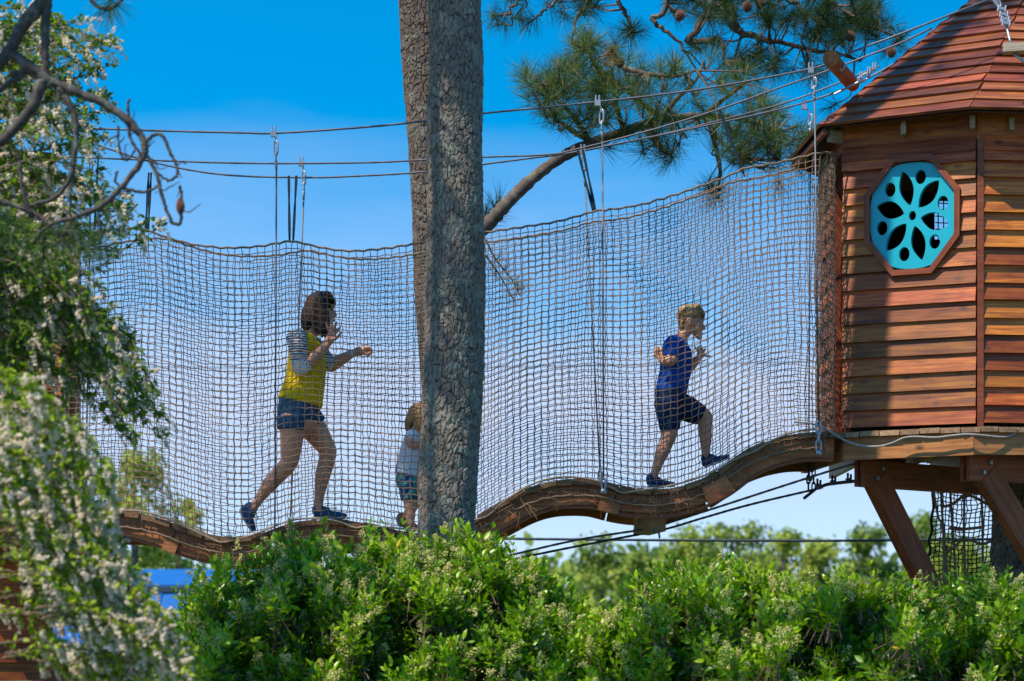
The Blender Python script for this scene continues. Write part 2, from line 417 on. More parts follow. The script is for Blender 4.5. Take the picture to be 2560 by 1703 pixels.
def clapboards(wall, Mf, L, win=None, lo=0.0, hi=None, jit=0.0, x0=0.0):
    hi = L if hi is None else hi
    nb = 16
    for i in range(nb + 1):
        zb = i * PITCH + random.uniform(-.004, .004)
        hgt = PITCH + .03 if i < nb else PITCH * .8 + .02
        if i == nb: zb = 15.55 * PITCH
        a, b = lo + random.uniform(-jit, jit), hi + random.uniform(-jit, jit) * .3
        ti = random.uniform(-.004, .004)
        lip = random.uniform(.027, .038)
        zt = zb + hgt
        polys = []
        if win is None or zb > win[1] + .4 or zt < win[1] - .4:
            polys = [[(a, zb), (b, zb + ti), (b, zt), (a, zt)]]
        else:
            wx, wz = win
            zc = sorted(set([zb, zt] + [z for z in (wz - .4, wz - .16, wz + .16, wz + .4) if zb < z < zt]))
            inside = [z for z in zc if abs(z - wz) <= .4001]
            if zb < wz - .4:                # opening starts inside this board
                lftp = [(a, zb), (b, zb), (b, zt)] + [(wx + oct_half(z - wz), z) for z in inside[::-1]] + \
                       [(wx - oct_half(z - wz) + .0, z) for z in inside if z > wz - .4001] + [(a, zt)]
                polys = [lftp]
            elif zt > wz + .4:
                polys = [[(a, zb)] + [(wx - oct_half(z - wz), z) for z in inside] + [(wx + oct_half(z - wz), z) for z in inside[::-1]] +
                         [(b, zb), (b, zt), (a, zt)]]
            else:
                polys = [[(a, zb)] + [(wx - oct_half(z - wz), z) for z in zc] + [(a, zt)],
                         [(b, zt)] + [(wx + oct_half(z - wz), z) for z in zc[::-1]] + [(b, zb)]]
        for poly in polys:
            p2 = []
            for q in poly:
                if not p2 or abs(q[0] - p2[-1][0]) + abs(q[1] - p2[-1][1]) > 1e-5: p2.append(q)
            yf = lambda z: -(.012 + lip * (zt - z) / hgt)
            V, Fc = extrude_poly(p2, yf, lambda z: yf(z) + .016)
            local_obj('clapboard', V, Fc, M['cedar'], wall, Mf, (p2[0][0], 0, zb))

def wall_frame(i):
    a, b = HP[i], HP[(i + 1) % 8]
    L = float(np.linalg.norm(b - a))
    return frame((a[0], a[1], ZW0), (b[0] - a[0], b[1] - a[1], 0)), L

# front wall with the octagon window
Mf, LF = wall_frame(1)
nf = -Mf[:3, 1]
wc = hit(2284, 541, Mf[:3, 3], nf)
wl = np.linalg.inv(Mf[:3, :3]) @ (wc - Mf[:3, 3])
WIN = (wl[0], wl[2])
def sheet_with_hole(Mf, L, z0, z1, hole, y0, y1):
    mb = MB()
    (hx0, hz0), (hx1, hz1) = hole
    for lo, hi in (((0, z0), (hx0, z1)), ((hx1, z0), (L, z1)), ((hx0, z0), (hx1, hz0)), ((hx0, hz1), (hx1, z1))):
        mb.box(Mf, (lo[0], y0, lo[1]), (hi[0], y1, hi[1]))
    return mb
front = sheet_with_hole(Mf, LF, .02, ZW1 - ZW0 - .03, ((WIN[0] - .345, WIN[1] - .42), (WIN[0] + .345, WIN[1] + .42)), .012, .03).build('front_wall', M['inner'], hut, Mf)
clapboards(front, Mf, LF, WIN, lo=-.012, hi=LF - .022, jit=.006)
def frieze(wall, Mf, L, z0=16.25 * PITCH, z1=ZW1 - ZW0 + .02):
    V, Fc = extrude_poly([(-.02, z0), (L + .012, z0), (L + .012, z1), (-.02, z1)], lambda z: -.014, lambda z: .008)
    local_obj('frieze_board', V, Fc, M['cedar'], wall, Mf, (0, 0, z0))
frieze(front, Mf, LF)
def nails(wall, Mf, xs):                    # nail heads near the lower edge of every board
    mb = MB()
    for i in range(16):
        for x in xs:
            c = Mf[:3, 3] + Mf[:3, 0] * (x + random.uniform(-.012, .012)) + Mf[:3, 2] * (i * PITCH + .03 + random.uniform(-.006, .006)) - Mf[:3, 1] * .036
            mb.tube([c, c - Mf[:3, 1] * .004], .0038, 6)
    mb.build('nail_heads', M['steel'], wall, Mf, kind='stuff')
nails(front, Mf, (.035, LF - .05))
right, LR = wall_frame(2)
MR = right
right = MB().box(MR, (.0, .012, .02), (LR, .03, ZW1 - ZW0 - .03)).build('side_wall', M['inner'], hut, MR)
clapboards(right, MR, LR, None, lo=.014, hi=LR + .01)
frieze(right, MR, LR)
nails(right, MR, (.04, .6, 1.2))
# corner trim
c = HP[2]
V, Fc = extrude_poly([(-.02, -.045), (.022, -.045), (.022, 16.2 * PITCH), (-.02, 16.2 * PITCH)], lambda z: -.045, lambda z: .02)
local_obj('corner_trim', V, Fc, M['redtrim'], hut, frame((c[0], c[1], ZW0), (math.cos(.14), -math.sin(.14), 0)), (0, 0, 0))
# left wall: an entrance beside a strip of boards
ML, LL = wall_frame(0)
left = MB().box(ML, (0, .012, .02), (LL * .6, .03, ZW1 - ZW0 - .03)).build('entrance_wall', M['inner'], hut, ML)
clapboards(left, ML, LL, None, lo=-.01, hi=LL * .62, jit=.012)
frieze(left, ML, LL)
MB().box(ML, (LL * .62, -.03, -.04), (LL * .7, .03, 16.2 * PITCH)).build('door_post', M['redtrim'], hut, ML)
MB().box(frame((HP[1][0], HP[1][1], ZW0), (1, 0, 0)), (.0, .02, -.04), (.05, .07, 16.2 * PITCH)).build('door_post', M['redtrim'], hut, ML)
for i in (3, 4, 5, 7):
    Mi, Li = wall_frame(i)
    w = MB().box(Mi, (0, .0, .02), (Li, .03, ZW1 - ZW0 - .03)).build('back_wall', M['inner'], hut, Mi)
    for k in range(12):
        V, Fc = extrude_poly([(0, k * .178), (Li, k * .178), (Li, k * .178 + .2), (0, k * .178 + .2)], lambda z: -(.012 + .02 * (k * .178 + .2 - z) / .2), lambda z: -.002)
        local_obj('clapboard', V, Fc, M['cedar'], w, Mi, (0, 0, k * .178))
Mi, Li = wall_frame(6)
h0 = np.linalg.inv(Mi[:3, :3]) @ (hit(2333, 600, Mi[:3, 3], Mi[:3, 1]) - Mi[:3, 3])
h1 = np.linalg.inv(Mi[:3, :3]) @ (hit(2400, 440, Mi[:3, 3], Mi[:3, 1]) - Mi[:3, 3])
hx = sorted((h0[0], h1[0]))
bw = sheet_with_hole(Mi, Li, .02, ZW1 - ZW0 - .03, ((hx[0], h0[2]), (hx[1], min(h1[2], 2.1))), -.01, .03).build('back_wall', M['inner'], hut, Mi)
lat = MB()
for k in range(5):
    u = hx[0] + (hx[1] - hx[0]) * (k + .4) / 5
    lat.box(Mi, (u - .004, .034, h0[2]), (u + .004, .04, h1[2]))
for k in range(10):
    z = h0[2] + (h1[2] - h0[2]) * (k + .5) / 10
    lat.box(Mi, (hx[0], .041, z - .004), (hx[1], .047, z + .004))
lat.build('window_netting', M['blacknet'], bw, Mi)

# window: frame pieces and the pierced teal panel
MW = np.array(Mf).copy(); MW[:3, 3] = wc
win = empty('flower_window', wc, parent=hut)
win['label'] = 'teal panel pierced with petals and circles in an octagonal red frame'
for k in range(8):
    a, b = np.array(OCT[k]), np.array(OCT[(k + 1) % 8])
    ai, bi = a * np.array([.885, .905]), b * np.array([.885, .905])
    V, Fc = extrude_poly([tuple(a), tuple(ai), tuple(bi), tuple(b)], lambda z: -.062, lambda z: .02)
    mid = (a + b) / 2
    d = b - a
    Mk = frame(wc, Mf[:3, 0] * d[0] + Mf[:3, 2] * d[1], up=np.cross(Mf[:3, 1], Mf[:3, 0] * d[0] + Mf[:3, 2] * d[1]))
    Vw = np.asarray(V) @ MW[:3, :3].T + wc
    Mk[:3, 3] = wc + MW[:3, :3] @ np.array([mid[0], 0, mid[1]])
    MB().add(Vw, Fc).build('window_frame', M['redtrim'], win, Mk)
def rosette():
    cu = bpy.data.curves.new('rosette_outline', 'CURVE'); cu.dimensions = '2D'; cu.fill_mode = 'BOTH'; cu.extrude = .02
    sx, sz = .304, .372
    def spl(pts):
        s = cu.splines.new('POLY'); s.points.add(len(pts) - 1); s.use_cyclic_u = True
        for p, q in zip(s.points, pts): p.co = (q[0], q[1], 0, 1)
    out = []
    for k in range(96):
        a = 2 * math.pi * k / 96
        r = 1.0 / (abs(math.cos(a)) ** 2.5 + abs(math.sin(a)) ** 2.5) ** (1 / 2.5)
        r = min(r, 1.045 / max(abs(math.cos(a - q)) for q in [math.pi / 8 * 2 * m for m in range(8)]) * .985)
        out.append((r * math.cos(a) * sx, r * math.sin(a) * sz))
    spl(out)
    for m in range(6):
        a = math.radians(105 - 60 * m); ca, sa = math.cos(a), math.sin(a)
        pts = []
        for s_ in (1, -1):
            for k in range(12):
                f = k / 12 if s_ == 1 else 1 - k / 12
                r = .2 + .68 * f; w = .165 * math.sin(math.pi * f) ** .8 * s_
                pts.append(((r * ca - w * sa) * sx, (r * sa + w * ca) * sz))
        spl(pts)
        a2 = math.radians(75 - 60 * m)
        spl([((.74 * math.cos(a2) + .125 * math.cos(t)) * sx, (.74 * math.sin(a2) + .135 * math.sin(t)) * sz) for t in np.linspace(0, 2 * math.pi, 24, endpoint=False)])
    spl([(.085 * math.cos(t) * sx, .09 * math.sin(t) * sz) for t in np.linspace(0, 2 * math.pi, 20, endpoint=False)])
    tmp = bpy.data.objects.new('rosette_tmp', cu); COL.objects.link(tmp)
    dg = bpy.context.evaluated_depsgraph_get()
    me = bpy.data.meshes.new_from_object(tmp.evaluated_get(dg))
    bpy.data.objects.remove(tmp)
    me.materials.clear(); me.materials.append(M['teal'])
    o = bpy.data.objects.new('pierced_panel', me)
    R = np.eye(4); R[:3, 0] = MW[:3, 0]; R[:3, 1] = MW[:3, 2]; R[:3, 2] = -MW[:3, 1]
    R[:3, 3] = wc + MW[:3, 1] * .0 - MW[:3, 1] * .012
    link(o, win, R.tolist())
    o['label'] = 'teal painted panel pierced with six petals and six circles'
rosette()

# roof
EP = [np.array(p) for p in ((2.12, 17.22), (2.19, 16.02), (3.13, 15.5), (4.85, 15.66), (5.85, 16.7), (5.75, 18.15), (4.5, 18.85), (2.85, 18.52))]
ZE = 5.215
APEX = np.array([4.15, 17.3, 6.98])
E3 = [np.array([p[0], p[1], ZE]) for p in EP]
roof = MB()
for i in range(8):
    roof.add([E3[i] + [0, 0, -.012], E3[(i + 1) % 8] + [0, 0, -.012], APEX + [0, 0, -.012]], [[0, 1, 2]])
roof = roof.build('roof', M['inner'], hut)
def roof_facet(i, n=22):
    A, B = E3[i], E3[(i + 1) % 8]
    nrm = unit(np.cross(B - A, APEX - A))
    for k in range(n - 1):
        t0, t1 = k / n - .004, (k + 1.35) / n
        t1 = min(t1, .985)
        lip, th = random.uniform(.03, .042), .022
        j0, j1 = random.uniform(-.012, .018), random.uniform(-.012, .018)
        u = unit(B - A)
        a0, b0 = A + (APEX - A) * t0 - u * j0, B + (APEX - B) * t0 + u * j1
        a1, b1 = A + (APEX - A) * t1, B + (APEX - B) * t1
        top = [a0 + nrm * (lip), b0 + nrm * (lip + random.uniform(-.004, .004)), b1 + nrm * .012, a1 + nrm * .012]
        V = top + [p - nrm * th for p in top]
        MB().add(V, np.array([[0, 1, 2, 3], [7, 6, 5, 4], [0, 4, 5, 1], [1, 5, 6, 2], [2, 6, 7, 3], [3, 7, 4, 0]])).build('roof_board', M['roofwood'], roof, frame((a0 + b0) / 2, u, nrm))
for i in (0, 1, 2, 3):
    roof_facet(i)
# rafter tails
for (px_, py_, Y_, wd, d) in ((2259, 322, 15.83, .032, (.1, 1, 0)), (2431, 303, 15.66, .036, (.2, 1, 0)), (2072, 332, 16.1, .034, (.8, .6, 0)), (2530, 300, 15.72, .034, (0, 1, 0))):
    p = W(px_, py_, Y_)
    d = unit(d)
    q = frame((p[0], p[1], ZE - .085), d)
    MB().box(q, (0, -wd / 2, 0), (.45, wd / 2, .085)).build('rafter_tail', M['grey_wood'], roof, q)
# left eave fascia seen from below
q = frame(E3[0] - [0, 0, .03], E3[1] - E3[0])
MB().box(q, (0, 0, -.02), (float(np.linalg.norm(E3[1] - E3[0])), .03, .015)).build('fascia', M['roofwood'], roof, q)

# platform
plat = empty('platform', (3.6, 16.6, ZDECK - .3), parent=hut)
D1, D2, D3, D4, D5 = np.array([2.0, 17.3]), W(2098, 1082, 16.02)[:2], W(2433, 1070, 15.56)[:2], np.array([5.1, 15.72]), np.array([5.7, 16.3])
def edge_y(x):
    return np.interp(x, [D1[0], D2[0], D3[0], D4[0], D5[0]], [17.1, D2[1], D3[1], D4[1], D5[1]])
xx = D2[0] - .0
k = 0
while xx < 5.2:
    w_ = .128 if xx < 3.0 else .128
    a, b = xx + .004, min(xx + w_ - .004, 5.3)
    th = .036
    zt = ZDECK + random.uniform(-.003, .003)
    j = random.uniform(-.006, .006)
    V = [(a, edge_y(a) - .03 + j, zt - th), (b, edge_y(b) - .03 + j, zt - th), (b, 18.3, zt - th), (a, 18.3, zt - th),
         (a, edge_y(a) - .03 + j, zt), (b, edge_y(b) - .03 + j, zt), (b, 18.3, zt), (a, 18.3, zt)]
    V = np.array(V)
    MB().add(V, np.array([[0, 3, 2, 1], [4, 5, 6, 7], [0, 1, 5, 4], [1, 2, 6, 5], [2, 3, 7, 6], [3, 0, 4, 7]])).build('deck_board', M['deck'], plat, frame((a, 17, zt), (0, 1, 0)))
    xx += w_
    k += 1
def joist(a, b, z0, z1, th, mt, name='rim_joist'):
    a3, b3 = np.array([a[0], a[1], z0]), np.array([b[0], b[1], z0])
    q = frame(a3, b3 - a3)
    return MB().box(q, (0, 0, 0), (float(np.linalg.norm(b3 - a3)), th, z1 - z0)).build(name, mt, plat, q)
zr0, zr1 = ZDECK - .192, ZDECK - .038
joist(D2 + [.03, .01], D3 + [.002, 0], zr0, zr1, .04, M['rim'])
joist(D3 + [.006, .004], D4, zr0 + .002, zr1, .04, M['rim'])
joist((2.2, 17.3), D2 + [.02, .03], zr0, zr1, .04, M['walk'])
for x0_ in np.arange(2.55, 5.0, .4):
    joist((x0_, edge_y(x0_) + .1), (x0_, 18.0), zr0 + .01, zr1, .04, M['rim'], 'floor_joist')
# beam pairs and braces running back to the trunk
TR = np.array([3.98, 17.25])
def beam_pair(px0, py0, py1, Y0, toward):
    p = W(px0, py0, Y0); z1 = p[2]; z0 = W(px0, py1, Y0)[2]
    d = unit(np.append(np.asarray(toward) - p[:2], 0))
    q = frame((p[0], p[1], z0), d)
    L = 2.0
    for s in (-.05, .018):
        MB().box(q, (random.uniform(0, .02), s, 0), (L, s + .034, z1 - z0)).build('beam', M['beam'], plat, q)
    MB().box(q, (.03, -.015, z1 - z0 - .07), (.5, .016, z1 - z0 + .03)).build('spacer_block', M['redtrim'], plat, q)
    # bolts on the camera side
    for bx, bz in ((.14, .06), (.2, .13)):
        c = q[:3, 3] + q[:3, 0] * bx + q[:3, 2] * bz - q[:3, 1] * .052
        MB().tube([c, c - q[:3, 1] * .014], .014, 8).build('bolt', M['steel'], plat)
    return q, z0
qb1, zb1 = beam_pair(2146, 1150, 1216, 16.12, TR + [-.1, .1])
qb2, zb2 = beam_pair(2408, 1133, 1202, 15.72, (4.9, 16.75))
def brace(q, s0, z0, s1, z1, th, wdt):
    a = q[:3, 3] + q[:3, 0] * s0; b = q[:3, 3] + q[:3, 0] * s1
    a = np.array([a[0], a[1], z0]); b = np.array([b[0], b[1], z1])
    fr = frame(a, b - a, up=np.cross(b - a, q[:3, 1]))
    MB().box(fr, (-.05, -th / 2 - .01, -wdt / 2), (float(np.linalg.norm(b - a)), th / 2 - .01, wdt / 2)).build('brace', M['beam'], plat, fr)
brace(qb1, .2, zb1 + .02, 1.4, 1.2, .09, .18)
brace(qb2, .22, zb2 + .02, 1.35, 1.35, .09, .18)
def clothesline():
    pts = [(1985, 1055), (2040, 1062), (2085, 1085), (2110, 1100), (2150, 1114), (2195, 1116), (2230, 1108), (2260, 1095), (2290, 1092), (2340, 1094), (2380, 1089), (2420, 1086), (2460, 1089), (2510, 1093), (2540, 1082), (2575, 1062)]
    P = np.array([W(x, y, 15.92) if x < 2090 else W(x, y, np.interp(x, [2090, 2433, 2600], [15.95, 15.5, 15.62])) for x, y in pts])
    o = MB().tube(curve(P, 90), .0075, 8).build('loose_rope', M['greyrope'], None, smooth=True)
    tag(o, 'grey rope drooping along the edge of the treehouse platform', 'rope')
clothesline()

# ------------------------------------------------------------------ net bridge
YF, YB = 16.0, 17.08
TOPC = np.array([(150, 1278), (225, 1277), (264, 1275), (306, 1276), (357, 1284), (404, 1296), (446, 1313), (488, 1328), (531, 1339), (582, 1343), (624, 1340), (667, 1330), (709, 1313), (751, 1303), (815, 1298), (879, 1300), (942, 1313), (998, 1326), (1040, 1333), (1100, 1330), (1150, 1312), (1188, 1295), (1212, 1275), (1252, 1253), (1300, 1227), (1347, 1209), (1399, 1199), (1459, 1198), (1503, 1201), (1531, 1211), (1575, 1221), (1619, 1225), (1678, 1221), (1718, 1211), (1762, 1195), (1798, 1175), (1838, 1140), (1878, 1116), (1938, 1094), (1998, 1082), (2042, 1080), (2095, 1082)], float)
gx = np.arange(130, 2131, 2.0)
gy = np.interp(gx, TOPC[:, 0], TOPC[:, 1])
ker = np.exp(-0.5 * (np.arange(-30, 31) / 9.0) ** 2); ker /= ker.sum()
gy = np.convolve(np.pad(gy, 30, mode='edge'), ker, 'valid')
def deck_py(p): return np.interp(p, gx, gy)
def deck_z(x):                              # deck height along the bridge, x in metres
    return ZC + (HZ - deck_py(1280 + x * F / YF)) / F * YF
def bx(p): return (p - 1280.0) / F * YF
bridge = empty('net_bridge', (-.5, 16.5, 2.2), 'wavy timber rope bridge with tan netting sides hung between two treehouses', 'bridge')

# side beams: curved sections butted or lapped end to end
def side_beam(p0, p1, y0, y1, d0=.042, d1=.2, mt='walk', dz=0.0):
    xs = bx(np.linspace(p0, p1, max(6, int((p1 - p0) / 12))))
    z = deck_z(xs) + dz
    n = len(xs)
    # thickness measured square to the curve so the lower edge is parallel
    tx = np.gradient(xs); tz = np.gradient(z); l = np.hypot(tx, tz); nx, nz = tz / l, -tx / l
    rows = []
    for d, y in ((d0, y0), (d0, y1), (d1, y1), (d1, y0)):
        rows.append(np.stack([xs + nx * d, np.full(n, y), z + nz * d], -1))
    V = np.stack(rows, 1).reshape(-1, 3)
    i, j = np.meshgrid(np.arange(n - 1), np.arange(4), indexing='ij')
    q = np.stack([i * 4 + j, (i + 1) * 4 + j, (i + 1) * 4 + (j + 1) % 4, i * 4 + (j + 1) % 4], -1).reshape(-1, 4)
    mb = MB(); mb.add(V, [q, np.array([[0, 1, 2, 3], [(n - 1) * 4 + 3, (n - 1) * 4 + 2, (n - 1) * 4 + 1, (n - 1) * 4]])])
    return mb.build('side_beam', M[mt], bridge, smooth=False)
secs = [(150, 444), (446, 660), (662, 1130), (1132, 1544), (1546, 1772), (1774, 2086)]
for k, (a, b) in enumerate(secs):
    side_beam(a, b, YF, YF + .045, d1=.178 if k != 4 else .165, dz=.0)
    side_beam(a, b, YB - .045, YB)
    side_beam(a, b, YF + .012, YF + .07, d0=.18, d1=.202, mt='beam')
side_beam(1745, 1800, YF - .03, YF - .002, d0=.06, d1=.19)
side_beam(1512, 1560, YF - .018, YF - .002, d0=.1, d1=.2)
side_beam(430, 462, YF - .018, YF - .002, d0=.1, d1=.2)
# deck planks
pp = 150.0
while pp < 2085:
    x0, x1 = bx(pp + 1.2), bx(pp + 39)
    z0, z1 = deck_z(x0), deck_z(x1)
    u = unit(np.array([x1 - x0, 0, z1 - z0])); q = frame((x0, YF, z0), u)
    L = math.hypot(x1 - x0, z1 - z0)
    e0, e1 = random.uniform(-.035, .0), random.uniform(0, .03)
    MB().box(q, (0, e0 - .012, -.04), (L, YB - YF + e1, random.uniform(-.006, .003))).build('deck_plank', M['plank'], bridge, frame((x0, YF + .5, z0), (0, 1, 0)))
    pp += 40
# hidden treads keep the deck closed below: cross bearers under the planks
for p in range(190, 2080, 190):
    x0 = bx(p)
    MB().box(frame((x0, YF + .05, deck_z(x0) - .13), (1, 0, 0)), (-.02, 0, 0), (.02, YB - YF - .1, .085)).build('cross_bearer', M['walk'], bridge)

# netting
NTOP = np.array([(140, 606), (200, 590), (250, 580), (316, 571), (368, 575), (435, 599), (491, 615), (560, 622), (630, 620), (690, 611), (728, 600), (770, 612), (830, 626), (880, 630), (940, 626), (1000, 618), (1070, 605), (1205, 584), (1300, 570), (1400, 555), (1460, 535), (1488, 527), (1530, 527), (1600, 515), (1700, 485), (1800, 448), (1855, 423), (1900, 418), (1960, 406), (2040, 385), (2115, 372)], float)
def net(Y, seed, shift=0.0, x0=70, x1=2104, name='netting', lift=0.0):
    r = np.random.default_rng(seed)
    ncol, nrow = int((x1 - x0) / 17.6), 47
    c = np.linspace(x0, x1, ncol)
    ty = np.interp(c, NTOP[:, 0], NTOP[:, 1]); k = np.exp(-0.5 * (np.arange(-4, 5) / 1.2) ** 2); k /= k.sum()
    ty = np.convolve(np.pad(ty, 4, mode='edge'), k, 'valid')
    ty = ty - lift
    by = deck_py(c) + 41
    v = np.linspace(0, 1, nrow)
    X, V = np.meshgrid(c, v, indexing='ij')
    # the scalloped edge relaxes into level rows further down
    mean_t = np.convolve(np.pad(ty, 30, mode='edge'), np.ones(61) / 61, 'valid')
    tt = mean_t[:, None] + (ty - mean_t)[:, None] * (1 - V) ** 0.7
    PY = tt * (1 - V) + by[:, None] * V + (ty - mean_t)[:, None] * (1 - V) * V * .2
    I, J = np.meshgrid(np.arange(ncol), np.arange(nrow), indexing='ij')
    def smooth_noise(sx, sy, amp):
        g = r.normal(size=(ncol // sx + 3, nrow // sy + 3))
        fi, fj = I / sx, J / sy; i0, j0 = fi.astype(int), fj.astype(int); a, b = fi - i0, fj - j0
        a, b = a * a * (3 - 2 * a), b * b * (3 - 2 * b)
        return amp * ((g[i0, j0] * (1 - a) + g[i0 + 1, j0] * a) * (1 - b) + (g[i0, j0 + 1] * (1 - a) + g[i0 + 1, j0 + 1] * a) * b)
    edge = np.minimum(1, np.minimum(J, nrow - 1 - J) / 3.0)
    dx = (smooth_noise(14, 9, 2.6) + smooth_noise(3, 3, .3)) * edge + (((I + J) % 2) * 2 - 1) * 1.3 + r.normal(size=I.shape) * .35
    dy = (smooth_noise(16, 8, 2.0) + smooth_noise(3, 3, .3)) * edge + (((I) % 2) * 2 - 1) * 1.2 + r.normal(size=I.shape) * .35
    # sideways pull towards the hanging points near the top, drawn in at the treehouse
    for hp in (368, 728, 1488, 1856):
        g = np.exp(-((X - hp) / 60) ** 2) * (1 - V) ** 2
        dx += -(X - hp) * .22 * g
    PX = X + dx + shift
    PX += -np.clip((X - 2040) / 75, 0, 1) * 10 * np.sin(V * 3.1)
    PYY = PY + dy + 26 * np.clip((X - 1980) / 140, 0, 1) * np.sin(V * 3.14)
    bulge = .05 * np.sin(V * 3.14) + smooth_noise(10, 8, .025)
    side = -1 if Y < 16.5 else 1
    Ypos = Y + side * bulge * edge
    if side < 0: Ypos = Ypos + np.clip((X - 2050) / 54, 0, 1) ** 1.5 * .24
    # grid laid out in bridge coordinates (plane of the front net), then set at its own depth
    wx = (PX - 1280) / F * YF; wz = ZC + (HZ - PYY) / F * YF
    P = np.stack([wx, Ypos, wz], -1)
    mb = MB()
    v1, q1 = polytubes(P, .0032, 4); mb.add(v1, q1)
    v2, q2 = polytubes(np.swapaxes(P, 0, 1), .0032, 4); mb.add(v2, q2)
    # knots at the crossings
    kn = P[1:-1, 1:-1].reshape(-1, 3)
    o = np.array([[1, 0, 0], [0, 1, 0], [-1, 0, 0], [0, -1, 0], [0, 0, 1], [0, 0, -1]], float) * .0046
    kv = (kn[:, None] + o[None]).reshape(-1, 3)
    f = np.array([[0, 1, 4], [1, 2, 4], [2, 3, 4], [3, 0, 4], [1, 0, 5], [2, 1, 5], [3, 2, 5], [0, 3, 5]])
    mb.add(kv, (np.arange(len(kn))[:, None, None] * 6 + f[None]).reshape(-1, 3))
    ob = mb.build(name, M['rope'], bridge)
    ob['kind'] = 'stuff'
    for row, rad, nm in ((0, .0078, 'edge_rope'), (-1, .0075, 'edge_rope')):
        e = MB().tube(curve(P[:, row], ncol * 2) + np.array([0, -.004 * side * -1, 0]), rad, 7).build(nm, M['rope'], bridge, smooth=True)
    return P
NF = net(YF - .02, 3)
NB = net(YB + .02, 4, shift=4, lift=46)
def end_net():                              # netting drawn across the entrance between the two sides
    r = np.random.default_rng(12)
    A, B = NF[-1], NB[-1]; n = 24
    A = A + (np.array([2.3, 16.02, 0]) - A) * np.array([.8, .6, 0])
    f = np.linspace(0, 1, n)[:, None, None]
    P = A[None] * (1 - f) + B[None] * f
    P[..., 0] += -.02 - .03 * np.sin(f[..., 0] * 3.1) + r.normal(size=P.shape[:2]) * .006
    P[..., 2] += r.normal(size=P.shape[:2]) * .006 + .02 * np.sin(f[..., 0] * 9)
    mb = MB()
    for Q in (P, np.swapaxes(P, 0, 1)):
        v, q = polytubes(Q, .0026, 4); mb.add(v, q)
    mb.build('end_netting', M['rope'], bridge, kind='stuff')
end_net()
# sagging lashing rope along the deck edge
for Yr in (YF - .055, YB + .03):
    pts = []
    for p in np.linspace(250, 2040, 60):
        sag = 26 * abs(math.sin((p - 560) / 330 * math.pi / 1.0)) ** .7
        base = deck_py(p) + 20 - sag
        pts.append((bx(p), Yr, ZC + (HZ - base) / F * YF))
    MB().tube(curve(pts, 200), .0075, 6).build('lashing_rope', M['rope2'], bridge, smooth=True)
# dry pine straw caught on the deck edge
def straw():
    mb = MB(); P = []
    for p in np.concatenate([rng.uniform(480, 720, 25), rng.uniform(1250, 2060, 90), rng.uniform(1600, 1720, 45)]):
        x = bx(p); z = deck_z(x)
        a = np.array([x, YF - .03 + rng.uniform(-.02, .02), z - rng.uniform(.02, .16)])
        d = unit(np.array([rng.normal() * .8, rng.normal() * .15, -abs(rng.normal()) * .7 - .1])) * rng.uniform(.05, .16)
        m = a + d * .5 + np.array([rng.normal() * .01, 0, .008])
        P.append([a, m, a + d])
    v, q = polytubes(np.array(P), .0012, 3)
    mb.add(v, q); mb.build('pine_straw', M['straw'], bridge, kind='stuff')
straw()

# hangers: oval links, swage and wire rod, shackle at the bottom
def ring(mb, c, up, side, hx_, hz_, r, n=22):
    a = np.linspace(0, 2 * math.pi, n + 1)
    def sup(v, e): return np.sign(v) * np.abs(v) ** e
    P = [np.asarray(c) + np.asarray(side) * hx_ * sup(math.cos(t), .8) + np.asarray(up) * hz_ * sup(math.sin(t), .6) for t in a]
    mb.tube(np.array(P), r, 6, cap=False)
def link_obj(parent, p0, p1, wide, r, flip, name='chain_link', mt='steel'):
    p0, p1 = np.asarray(p0), np.asarray(p1); up = unit(p0 - p1); c = (p0 + p1) / 2
    side = unit(np.cross(up, [0, 1, 0])) if not flip else np.array([0, 1.0, 0])
    if flip == 2: side = unit(side + unit(np.cross(up, [0, 1, 0])))
    mb = MB(); ring(mb, c, up, side, wide, float(np.linalg.norm(p0 - p1)) / 2, r)
    return mb.build(name, M[mt], parent, smooth=True)
def hanger(Y, top, linktop, linkbot, sw, bot, chain=None, rodmat='cable'):
    root = MB().tube(np.array([W(*sw, Y), (W(*sw, Y) + W(*bot, Y)) / 2 + [0, .004, 0], W(*bot, Y)]), .0062, 7).build('suspension_rod', M[rodmat], bridge, smooth=True)
    t, a, b, s = W(*top, Y), W(*linktop, Y), W(*linkbot, Y), W(*sw, Y)
    # cable clip
    MB().box(frame(t - [0, 0, .02], (1, 0, 0)), (-.02, -.014, -.01), (.02, .014, .03)).tube([t + [-.012, 0, .01], t + [-.012, 0, .045]], .006, 6).tube([t + [.012, 0, .01], t + [.012, 0, .045]], .006, 6).build('cable_clip', M['steel'], root)
    MB().tube([t, (t + a) / 2 + [.006, 0, 0], a + [0, 0, -.02]], .007, 6).build('hook', M['steel'], root)
    link_obj(root, a, b, .019, .0065, 2)
    link_obj(root, b + [0, 0, .02], b - [0, 0, .05], .014, .006, 1)
    MB().tube([b - [0, 0, .04], (b + s) / 2, s], [.006, .011, .008], 8).build('swage', M['steel'], root, smooth=True)
    c = W(*bot, Y)
    n = chain or 1
    for k in range(n):
        link_obj(root, c + [0, -.01, .012 - k * .062], c + [0, -.01, -.075 - k * .062], .018, .0075, k % 2 * 1 if n > 1 else 2)
    MB().tube([c + [-.02, -.03, -.075 - (n - 1) * .062], c + [.02, -.03, -.09 - (n - 1) * .062]], [.022, .016], 8).build('shackle', M['steel'], root, smooth=True)
    return root
hanger(YF - .07, (684, 332), (690, 352), (690, 388), (691, 424), (687, 1338))
hanger(YF - .07, (1494, 254), (1504, 274), (1504, 310), (1506, 350), (1509, 1200))
hanger(YF - .07, (2027, 172), (2036, 194), (2035, 222), (2037, 252), (2046, 1060), chain=3)
hanger(YB + .06, (753, 406), (759, 428), (760, 462), (759, 500), (726, 1300))
